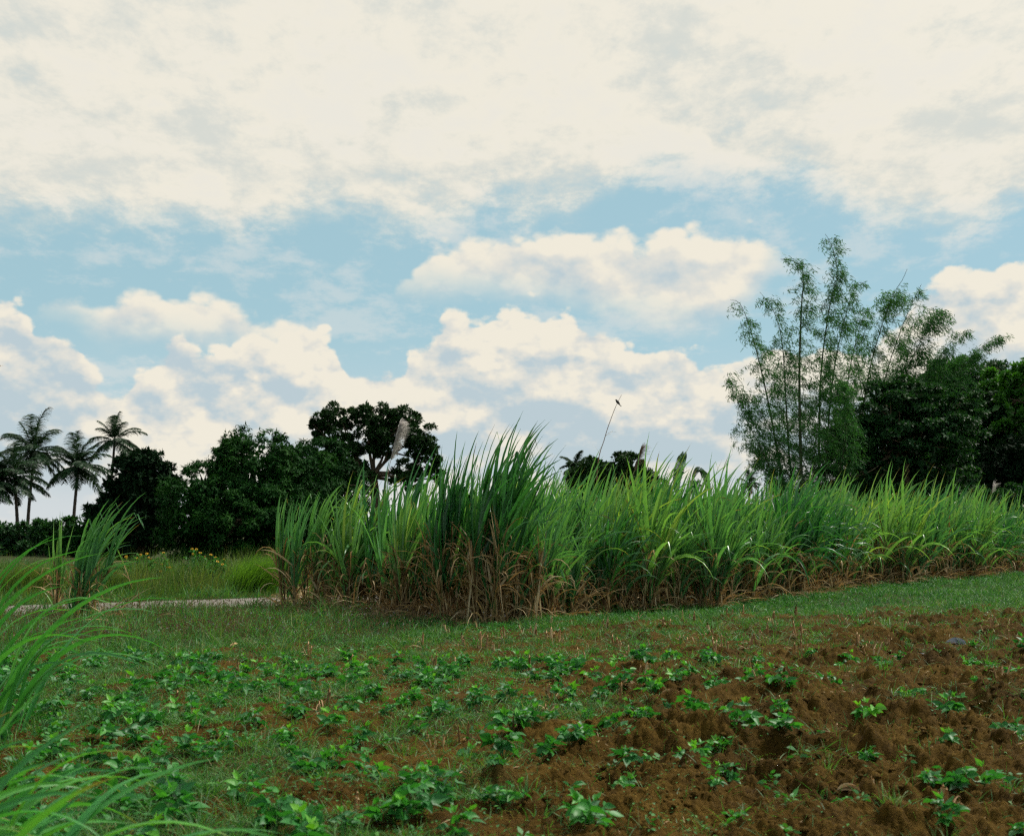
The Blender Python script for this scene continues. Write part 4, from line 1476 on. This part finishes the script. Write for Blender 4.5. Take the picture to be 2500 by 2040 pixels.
    tag(o, 'brown dead cane leaves lying about the foot of the roadside cane', 'dead leaves', kind='stuff')
    # litter along the foot of the whole field
    md = MB()
    n = 4200
    X = rng.uniform(-4.8, 22, n)
    Yy = cane_front(X) + np.abs(rng.normal(0, .9, n)) - .25
    base = np.stack([X, Yy, ground_z(X, Yy, False) + rng.random(n) * .05], -1)
    d = np.stack([rng.normal(.1, .9, n), rng.normal(-.1, .7, n), rng.uniform(-.1, 1.0, n)], -1)
    blades(md, base, d, rng.uniform(.3, 1.05, n), rng.uniform(.02, .045, n), rng.uniform(.6, 3.0, n), segs=5, fold=.2, rnd=rng.random(n) ** 1.3, twist=1.2)
    tag(md.build('cane_leaf_litter', M['cane_dry']), 'dead brown cane leaves fallen along the foot of the field', 'dead leaves', kind='stuff')


build_cane()


def plume(loc_top, loc_foot, label, seed, h=.75, mat='plume', n=520, wind=.9, name='cane_plume'):
    global rng
    save, rng = rng, np.random.default_rng(seed)
    t, f = np.array(loc_top), np.array(loc_foot)
    o = thing(name, tuple(f), label, 'cane flower')
    mid = (t + f) / 2 + np.array([-.06, 0, .1])
    pts = spline([f, mid, t], 16)
    mb = MB()
    tube(mb, pts - f, np.linspace(.009, .003, 16), 5)
    mb.build('stalk', M['reed'], o)
    mb = MB()
    u = rng.random(n)
    L = np.linalg.norm(t - f)
    q = 1 - u * h / L
    b = np.stack([np.interp(q, np.linspace(0, 1, 16), pts[:, k]) for k in range(3)], -1) - f
    a = rng.random(n) * 6.283
    d = np.stack([np.cos(a) * .35 + .45, np.sin(a) * .35, np.full(n, .75)], -1)
    blades(mb, b, d, rng.uniform(.10, .30, n) * (.35 + .9 * np.sin(np.pi * np.clip(u * .85 + .1, 0, 1))), .007, .9, segs=4, fold=0, wind=(wind, 0, 0), rnd=rng.random(n), prof=lambda t: 1 - .5 * t)
    mb.build('plume_head', M[mat], o)
    rng = save
    return o


Yp = 22.0
plume(P(829, 884, Yp), tuple(P(786, 1010, Yp) * [1, 1, 0] + np.array([-.05, 0, .9])), 'silvery mauve cane plume nodding against the old spreading tree', 31, h=.85, n=900)
Yp = 26.0
plume(P(1332, 932, Yp), tuple(P(1296, 1010, Yp) * [1, 1, 0] + np.array([-.1, 0, 1.2])), 'thin brown cane plume before the dome shaped tree', 32, h=.7, mat='plume_brown', n=300, wind=1.4)
Yp = 30.0
plume(P(2062, 1010, 36), tuple(P(2060, 1050, 36) * [1, 1, 0] + np.array([0, 0, 1.2])), 'short pale flower spike above the farthest cane tops', 33, h=.35, mat='plume', n=160, wind=.1)


def reed_and_bird():
    Y = 27.0
    pts = np.array([P(1238, 1020, Y) * [1, 1, 0] + [0, 0, .3], P(1240, 985, Y), P(1256, 910, Y), P(1272, 862, Y), P(1281, 840, Y), P(1291, 820, Y)])
    o = thing('dry_reed', tuple(pts[0]), 'long thin bare reed leaning out of the cane under the bird', 'reed')
    mb = MB()
    path = spline(pts, 30)
    tube(mb, path - pts[0], np.linspace(.014, .004, 30), 6)
    mb.build('stalk', M['reed'], o)
    mb = MB()
    b = np.array([path[12], path[12], path[8]]) - pts[0]
    blades(mb, b, [[.6, 0, .4], [.5, 0, .5], [-.3, 0, .8]], [.25, .4, .3], .012, [2.0, 2.5, 1.5], segs=6, rnd=.8)
    mb.build('dry_blade', M['cane_dry'], o)
    # the bird, about 14 cm from beak to tail, body upright, facing left, tail down to the right
    perch = P(1283, 838, Y)
    o = thing('bird', tuple(perch), 'small dark bird perched near the tip of the bare reed', 'bird')
    s = 0.155
    V = lambda x, z, y=0: np.array([x * s, y * s, z * s])
    path = np.array([V(.42, -.34), V(.30, -.16), V(.14, .06), V(-.02, .24), V(-.14, .40), V(-.22, .52), V(-.30, .56), V(-.36, .555)])
    rad = np.array([.05, .09, .19, .225, .18, .14, .125, .02]) * s
    mb = MB()
    tube(mb, spline(path, 22), np.interp(np.linspace(0, 7, 22), np.arange(8), rad), 10, rnd=.2)
    mb.build('body', M['bird'], o)
    mb = MB()
    tube(mb, spline([V(-.36, .56), V(-.44, .54), V(-.50, .52)], 5), np.linspace(.035, .004, 5) * s, 6)
    mb.build('beak', M['beak'], o)
    mb = MB()
    blades(mb, [V(.30, -.16), V(.30, -.16, .03), V(.30, -.16, -.03)], [[.62, 0, -.72], [.62, .07, -.72], [.62, -.07, -.72]], .42 * s, .11 * s, 0, segs=4, prof=lambda t: .8 + .3 * t, rnd=.1)
    mb.build('tail', M['bird'], o)
    for sy in (-1, 1):
        mb = MB()
        blades(mb, [V(-.02, .30, .13 * sy)], [[.55, .06 * sy, -.8]], .58 * s, .24 * s, 0, segs=6, prof=oval, rnd=.6)
        mb.build('wing', M['bird'], o)
        mb = MB()
        tube(mb, spline([V(.02, .10, .06 * sy), V(-.02, .0, .06 * sy), V(0, -.08, .02 * sy)], 5), .012 * s, 4)
        mb.build('leg', M['beak'], o)


reed_and_bird()


def banana():
    Y = 34.0
    f = P(1425, 1090, Y)
    f[2] = 0
    o = thing('banana_plant', tuple(f), 'banana plant showing two torn leaves above the cane', 'banana plant')
    mb = MB()
    tube(mb, spline([[0, 0, 0], [0, 0, 1.2], [.02, 0, 2.2]], 8), np.linspace(.13, .07, 8), 10, rnd=.5)
    mb.build('stem', M['culm'], o)
    for pts, w, seed in (([(1422, 1080), (1406, 1020), (1410, 975), (1420, 942)], .34, 1), ([(1428, 1080), (1436, 1005), (1448, 978), (1462, 985), (1472, 1010)], .24, 2), ([(1420, 1080), (1395, 1030), (1375, 1020), (1350, 1040)], .4, 3), ([(1425, 1080), (1430, 1030), (1440, 1010), (1450, 1005)], .4, 4)):
        g = np.random.default_rng(seed)
        path = spline(np.array([P(a, b, Y + .3 * seed - .6) for a, b in pts]) - f, 60)
        mb = MB()
        tube(mb, path, np.linspace(.025, .006, 60), 5)
        tn = norm(np.gradient(path, axis=0))
        side = norm(np.cross(tn, np.array([.55, .8, .15])))
        gap = 0
        for k in range(16, 59):
            ww = w * math.sin(math.pi * (k - 15) / 45) ** .5
            dz_ = -.10 - .12 * math.sin(k * .35 + seed)
            for sg in (-1, 1):
                j = g.random()
                a, b2 = path[k], path[min(k + 1, 59)]
                dr = np.array([0, 0, dz_]) * ww
                tear = .6 if g.random() < .14 else 1.0
                w2 = w * math.sin(math.pi * min((k - 14) / 45, 1)) ** .5
                o1 = a + side[k] * sg * ww * .5 + tn[k] * .10 + dr
                o2 = b2 + side[min(k + 1, 59)] * sg * w2 * .5 + tn[min(k + 1, 59)] * .10 + dr
                v = [a, b2, o1 * (1 - tear) + o2 * tear, o1]
                mb.add(v, [[0, 1, 2, 3]], .5 + .1 * j, .5)
        mb.build('leaf', M['banana'], o)


banana()


# ================================================================ SHRUBS AND TUSSOCKS BEYOND THE ROAD
def flower_shrub(cx, label, flowers, seed, w=95, hgt=60, Y=28.5):
    g = np.random.default_rng(seed)
    f = P(cx, 1200, Y)
    f[2] = 0
    o = thing('wildflower_shrub', tuple(f), label, 'shrub', 'yellow wildflower shrubs')
    ms, ml = MB(), MB()
    k = Y / FOC
    heads = [P(a, b, Y + g.normal() * .2) - f for a, b in flowers]
    tips = heads + [np.array([g.normal() * w * .30 * k, g.normal() * .3, (1.6 + g.uniform(-100, -45) * k) * g.uniform(.8, 1)]) for _ in range(34)]
    for h in tips:
        r = np.array([h[0] * .35 + g.normal() * .08, g.normal() * .15, 0])
        p = spline([r, (r + h) / 2 + g.normal(size=3) * .05, h], 9)
        tube(ms, p, np.linspace(.010, .004, 9), 4)
        n = 46
        t = g.random(n) ** .7 * 8
        b = np.stack([np.interp(t, np.arange(9), p[:, q]) for q in range(3)], -1)
        a = g.random(n) * 6.283
        d = np.stack([np.cos(a), np.sin(a), g.uniform(-.5, .5, n)], -1)
        leaf_quads(ml, b, d, np.tile([[.1, .1, 1.0]], (n, 1)), g.uniform(.06, .13, n), g.uniform(.03, .055, n), g.random(n), droop=.2)
    ms.build('stems', M['bean_stem'], o)
    ml.build('foliage', M['weed'], o)
    for h in heads:
        mb = MB()
        ax = norm(np.array([g.normal() * .5, -.9, .7 + g.random()]))
        s1 = norm(np.cross(ax, [1, .2, 0]))
        s2 = np.cross(ax, s1)
        m = 11
        a = np.arange(m) / m * 6.283
        d = np.cos(a)[:, None] * s1 + np.sin(a)[:, None] * s2 + ax * .12
        leaf_quads(mb, np.repeat(h[None], m, 0), d, np.repeat(ax[None], m, 0), .046, .022, g.random(m))
        fl = mb.build('flower', M['yellow_petal'], o)
        mb = MB()
        th = np.linspace(0, math.pi, 6)
        tube(mb, h + ax * .012 + np.cos(th)[:, None] * ax * .012, .014 * np.sin(th) + .001, 7, rnd=0)
        mb.build('flower_centre', M['seed'], fl)


flower_shrub(305, 'lower yellow flowered shrub at the foot of the blackish tree', [(262, 1156), (285, 1160), (262, 1161), (305, 1150), (313, 1161), (336, 1172), (345, 1178), (353, 1178), (334, 1186), (308, 1158), (292, 1152), (340, 1148), (325, 1168)], 41)
flower_shrub(432, 'taller yellow flowered shrub in front of the broad mango tree', [(399, 1140), (408, 1141), (438, 1152), (448, 1158), (452, 1166), (462, 1172), (466, 1162), (402, 1150), (416, 1148), (425, 1157)], 42, hgt=75)


def tussock(cx, top, Y, label, n, w, seed, mat='tussock', h=1.0, group='tall grass tussocks beyond the road'):
    g = np.random.default_rng(seed)
    f = P(cx, 1240, Y)
    f[2] = gz(f[0], f[1])
    Z = CAM_H + (HZ - top) / FOC * Y
    o = thing('grass_tussock', tuple(f), label, 'grass', group)
    mb = MB()
    k = Y / FOC * w
    b = np.stack([g.normal(0, .42, n) * k, g.normal(0, .3, n), np.zeros(n)], -1)
    hh = Z * np.exp(-(b[:, 0] / k) ** 2 * .9) * g.uniform(.55, 1.15, n)
    d = np.stack([b[:, 0] * .4 + .18 + g.normal(0, .15, n), g.normal(0, .2, n), np.ones(n)], -1)
    global rng
    save, rng = rng, g
    blades(mb, b, d, hh * 1.25, .011, 1.5, segs=6, fold=0, wind=(.5, 0, 0), rnd=g.random(n), prof=lambda t: 1 - .8 * t)
    mb.build('blades', M[mat], o)
    rng = save


tussock(522, 1166, 27.0, 'bright green feathery grass mound beyond the road, the wider one', 5200, 52, 51)
tussock(572, 1160, 27.8, 'yellow green grass mound touching the roadside cane', 4200, 42, 52)
tussock(372, 1192, 27.5, 'low grass mound between the two flowering shrubs', 2600, 50, 53, 'verge')
tussock(60, 1180, 26.0, 'straw coloured tall grass at the foot of the tall palm', 3400, 80, 54, 'verge')
tussock(210, 1188, 26.5, 'rank grass behind the wind bent cane', 3000, 80, 55, 'verge')


# ================================================================ TALL GRASS CLOSE TO THE CAMERA
def near_clump(loc, label, n, seed, L=(.8, 1.3), w=.020, aim=(.45, .1, 1.0), jit=.28, bend=(.4, 1.8), spread=.3, wind=(.6, 0, 0), name='tall_grass_clump'):
    global rng
    save, rng = rng, np.random.default_rng(seed)
    o = thing(name, loc, label, 'grass')
    mb = MB()
    b = np.stack([rng.normal(0, spread, n), rng.normal(0, spread, n), np.zeros(n)], -1)
    d = np.array(aim) + rng.normal(size=(n, 3)) * np.array([jit, jit, jit * .6])
    blades(mb, b, d, rng.uniform(*L, n), w * rng.uniform(.6, 1.2, n), rng.uniform(*bend, n), segs=14, fold=.3, wind=wind, rnd=rng.random(n) * .95, twist=.7)
    mb.build('blades', M['near'], o)
    rng = save
    return o


near_clump((-2.2, 3.8, -.02), 'lush grass clump nearest the camera, long blades sweeping over the bean plants', 110, 61, L=(.6, 1.25), aim=(.36, .0, 1.0), spread=.26, bend=(.6, 2.6), w=.050)
near_clump((-2.35, 4.7, -.02), 'tall grass clump with upright blades, just behind the nearest one', 16, 62, L=(.75, 1.15), aim=(.22, .0, 1.0), spread=.22, bend=(.4, 2.4), w=.052)
near_clump((-1.72, 3.3, -.05), 'low arching grass at the very bottom corner', 80, 63, L=(.4, .85), aim=(.5, .1, .95), spread=.26, bend=(.6, 2.4), w=.036)
near_clump((-4.02, 8.3, -.02), 'cane like grass entering from the frame edge at mid height', 26, 64, L=(1.3, 2.15), aim=(.20, -.05, 1.0), jit=.2, spread=.2, w=.055, bend=(.8, 2.2), wind=(.8, 0, 0))


def edge_tip():
    o = thing('dry_grass_stalk', (-3.05, 6.0, 0), 'tan tip of a tall dry stalk poking in at the frame edge against the clouds', 'grass')
    mb = MB()
    p = spline([[0, 0, 0], [-.05, 0, 1.2], [0, 0, 2.1], [.14, 0, 2.48]], 20)
    tube(mb, p, np.linspace(.008, .003, 20), 5)
    mb.build('stalk', M['reed'], o)
    mb = MB()
    blades(mb, [[.10, 0, 2.42], [.14, 0, 2.46], [.12, 0, 2.45]], [[.9, 0, .5], [.95, 0, .35], [.9, .1, .6]], [.15, .14, .10], .022, .2, segs=6, rnd=[.5, .8, .2])
    mb.build('seed_head', M['straw'], o)


edge_tip()


# ================================================================ BEAN PLANTS
def bean_proto(k):
    global rng
    save, rng = rng, np.random.default_rng(700 + k)
    o = thing('bean_plant', (0, 0, 0), 'placeholder', 'bean plant', 'bean plants of the plot')
    ms, ml = MB(), MB()
    H = rng.uniform(.11, .21)
    nst = int(rng.integers(2, 4))
    for s in range(nst):
        ln = np.array([rng.normal() * .35, rng.normal() * .35, 1.0])
        ln /= np.linalg.norm(ln)
        hh = H * rng.uniform(.75, 1.1)
        st = spline([[rng.normal() * .02, rng.normal() * .02, -.02], ln * hh * .5, ln * hh + rng.normal(size=3) * .01], 7)
        tube(ms, st, np.linspace(.0045, .002, 7), 5, rnd=rng.random())
        n = int(rng.integers(3, 6))
        for i in range(n):
            t = .25 + .75 * i / (n - 1)
            p = np.array([np.interp(t * 6, np.arange(7), st[:, q]) for q in range(3)])
            a = i * 2.4 + rng.random() * 1.2
            e = rng.uniform(.15, .9) + (.5 if t > .9 else 0)
            d = np.array([math.cos(a) * math.cos(e), math.sin(a) * math.cos(e), math.sin(e)])
            pl = rng.uniform(.06, .14) * (1.1 - .55 * t)
            q = p + d * pl + np.array([0, 0, .01])
            tube(ms, spline([p, p + d * pl * .5 + np.array([0, 0, .008]), q], 5), .0016, 4, rnd=rng.random())
            size = rng.uniform(.095, .150) * (1.0 if t < .8 else .72)
            young = .97 if (t > .92 and rng.random() < .55) else rng.random() * .8
            hd = np.array([math.cos(a), math.sin(a), 0])
            sd = np.array([-math.sin(a), math.cos(a), 0])
            droop = rng.uniform(-.35, .45)
            ds = np.array([hd + [0, 0, -droop + .2], hd * .25 + sd + [0, 0, -droop * .5 + .1], hd * .25 - sd + [0, 0, -droop * .5 + .1]])
            ds = ds + rng.normal(size=(3, 3)) * .22
            if young > .9:
                ds = ds * .6 + np.array([0, 0, .8])
            wd = size * rng.uniform(.48, .62)
            blades(ml, np.array([q, q - d * .006, q - d * .006]), ds, [size, size * .88, size * .88], wd, rng.uniform(.0, 1.3, 3), segs=6, fold=rng.uniform(.08, .35), prof=leaf_prof, rnd=np.clip(young + rng.normal(size=3) * .05, 0, 1), twist=.35)
    ms.build('stem', M['bean_stem'], o)
    ml.build('foliage', M['bean'], o)
    rng = save
    return o


def leaf_prof(t):
    return np.interp(t, [0, .08, .2, .34, .5, .68, .85, 1.0], [.12, .62, .92, 1.0, .88, .58, .26, .0])


def build_beans():
    protos = [bean_proto(k) for k in range(14)]
    used = 0
    ys = []
    y = 5.65
    while y < 21:
        ys.append(y)
        y += .31 + .026 * (y - 5.6)
    total = 0
    for j, y0 in enumerate(ys):
        row = []
        x = -.52 * y0
        while x < .52 * y0:
            u = x / y0
            dens = np.interp(u, [-.5, -.1, .05, .25, .5], [1.0, .95, .62, .40, .34])
            dens *= np.interp(y0, [5, 9, 16, 21], [.95, 1.0, .80, .55])
            step = .36 * rng.uniform(.65, 1.35)
            if rng.random() < dens and vnoise(np.array([x * .8]), np.array([y0 * .8]), 66)[0] > -.42:
                xx = x + rng.normal() * .08
                yy = y0 + x * .10 + rng.normal() * .10
                if grass_mask(np.array([xx]), np.array([yy]))[0] < .75 and yy > 5.3 and abs(xx / yy) < .50:
                    row.append((xx, yy))
            x += step
        row.sort()
        for i, (xx, yy) in enumerate(row):
            if total >= 300:
                break
            total += 1
            s = rng.uniform(.42, .95) * (1.0 if xx / yy < .1 else .88)
            size = 'small' if s < .85 else 'large' if s > 1.12 else 'middling'
            lab = '%s bean plant, %s from the left in the %s row up from the bottom edge' % (size, ordinal(i), ordinal(j))
            k = int(rng.integers(0, 14))
            loc = (xx, yy, float(ground_z(np.array([xx]), np.array([yy]))[0]) - .005)
            rot = (rng.normal() * .12, rng.normal() * .12, rng.random() * 6.283)
            if used < 14:
                o = protos[used]
                used += 1
                o.location, o.rotation_euler, o.scale = loc, rot, (s, s, s)
                o['label'] = lab
            else:
                copy_tree(protos[k], loc, rot, s, lab)
    print('beans', total, yy)


build_beans()


# ================================================================ CUT STUBS, HUSKS, SCRAPS
def stub_proto(k):
    g = np.random.default_rng(900 + k)
    o = thing('cane_stub', (0, 0, 0), 'placeholder', 'cane stub', 'cut cane stubs')
    for q in range(int(g.integers(1, 4))):
        mb = MB()
        H = g.uniform(.06, .17)
        b = np.array([g.normal() * .035, g.normal() * .03, -.03])
        ln = np.array([g.normal() * .22, g.normal() * .22, 1])
        p = np.array([b + ln * H * t for t in np.linspace(0, 1, 7)])
        r = .0085 * (1 + .22 * (np.arange(7) % 3 == 0)) * g.uniform(.8, 1.4)
        tube(mb, p, r, 7, rnd=g.random())
        # slanting cut top, and torn sheath strips
        mb.add([p[-1] + [.009, 0, -.002], p[-1] + [-.006, .008, .012], p[-1] + [-.006, -.008, .012], p[-1] + [0, 0, .03]], [[0, 1, 2], [0, 1, 3], [1, 2, 3]], g.random(), .9)
        mb.build('cut_stalk', M['stub'], o)
    mb = MB()
    n = int(g.integers(2, 6))
    global rng
    save, rng = rng, g
    blades(mb, g.normal(size=(n, 3)) * [.02, .02, 0], g.normal(size=(n, 3)) * [.7, .7, .2] + [0, 0, .8], g.uniform(.05, .18, n), .014, g.uniform(.5, 3.5, n), segs=5, rnd=g.random(n), twist=1.5)
    rng = save
    mb.build('dry_sheath', M['straw'], o)
    return o


def build_stubs():
    protos = [stub_proto(k) for k in range(9)]
    named = [(1136, 1492), (905, 1560), (1680, 1475), (1772, 1465), (1970, 1690), (1852, 1465), (2090, 1425), (1050, 1330), (885, 1420), (900, 1390), (640, 1360), (490, 1400), (1160, 1335), (1290, 1340), (1420, 1335), (1500, 1350), (1560, 1345), (1340, 1395), (1570, 1420), (2140, 1440),
             (1720, 1310), (1760, 1312), (1800, 1320), (1880, 1300), (1940, 1330), (1000, 1345), (1090, 1320), (1440, 1300), (1385, 1310), (1620, 1310), (1660, 1330), (2050, 1320), (1090, 1400), (1230, 1420), (1350, 1440), (955, 1340), (745, 1690), (1500, 1500), (1740, 1540), (1845, 1350), (1000, 1330), (1540, 1390), (1200, 1375)]
    for _ in range(44):
        named.append((rng.uniform(850, 2120), rng.uniform(1285, 1370)))
    for _ in range(18):
        named.append((rng.uniform(250, 2100), rng.uniform(1370, 1640)))
    pts = []
    for px, py in named:
        Y = CAM_H * FOC / (py - HZ)
        pts.append(((px - CX) / FOC * Y, Y))
    pts = [p for p in pts if grass_mask(np.array([p[0]]), np.array([p[1]]))[0] < .9]
    pts.sort(key=lambda p: p[1])
    bands = [pts[i:i + 14] for i in range(0, len(pts), 14)]
    used = 0
    for j, b in enumerate(bands):
        for i, (x, y) in enumerate(sorted(b)):
            lab = 'tan cut cane stub, %s from the left in the %s nearest band of stubs' % (ordinal(i), ordinal(j))
            loc = (x, y, float(ground_z(np.array([x]), np.array([y]))[0]))
            rz = rng.random() * 6.283
            s = rng.uniform(.8, 1.1) + .5 * min(max(y - 8, 0) / 8, 1)
            if used < len(protos):
                o = protos[used]
                used += 1
                o.location, o.rotation_euler, o.scale = loc, (0, 0, rz), (s, s, s)
                o['label'] = lab
            else:
                copy_tree(protos[int(rng.integers(0, len(protos)))], loc, (0, 0, rz), s, lab)


build_stubs()


def husk(px, py, L, w, ang, label, seed, mat='straw', name='dry_husk', cat='husk'):
    global rng
    save, rng = rng, np.random.default_rng(seed)
    Y = CAM_H * FOC / (py - HZ)
    x = (px - CX) / FOC * Y
    z = float(ground_z(np.array([x]), np.array([Y]))[0])
    mb = MB()
    n = 3
    d = np.array([[math.cos(ang), math.sin(ang), .45]] * n) + rng.normal(size=(n, 3)) * .22
    blades(mb, rng.normal(size=(n, 3)) * [.01, .01, 0] + [0, 0, .015], d, L * rng.uniform(.7, 1.1, n), w, 1.6, segs=8, fold=.4, rnd=rng.uniform(.6, 1, n), twist=1.6, prof=oval)
    o = mb.build(name, M[mat])
    o.location = (x, Y, z)
    tag(o, label, cat)
    rng = save


husk(1786, 1650, .16, .045, 2.6, 'whitish curled husk on the bare clods, nearest of the husks', 1)
husk(1698, 1470, .14, .03, 2.0, 'upright pale husk beside two brown stubs on the open soil', 2)
husk(2012, 1448, .26, .045, .5, 'long pale husk leaning across a weedy patch of soil', 3)
husk(1420, 1470, .30, .03, 2.9, 'pale husk lying along a low soil ridge', 4)
husk(1580, 1585, .15, .03, .2, 'small tan husk on tilled soil near the middle of the plot', 5)
husk(1136, 1488, .22, .03, 2.4, 'orange brown folded cane leaf standing bent on the soil', 6, 'stub')
husk(1760, 1400, .22, .022, .8, 'slender yellow husk near the far stubs', 7)
husk(1950, 1330, .24, .03, .9, 'tan husk slanting up from a distant furrow', 8)
husk(1320, 1430, .25, .022, 2.5, 'thin straw coloured stick on soil between bean rows', 9)
husk(480, 1345, .2, .04, 1.2, 'brown folded leaf at the edge of the verge grass', 10, 'stub')
husk(880, 1635, .12, .025, 2.9, 'bleached husk between bean leaves in the lower middle', 11)
husk(2005, 1342, .34, .10, 2.3, 'grey torn plastic sheet half buried in a furrow', 12, 'plastic', 'plastic_scrap', 'plastic scrap')
husk(1930, 1378, .14, .04, 2.9, 'small bluish plastic strip lying near the torn sheet', 13, 'plastic', 'plastic_scrap', 'plastic scrap')
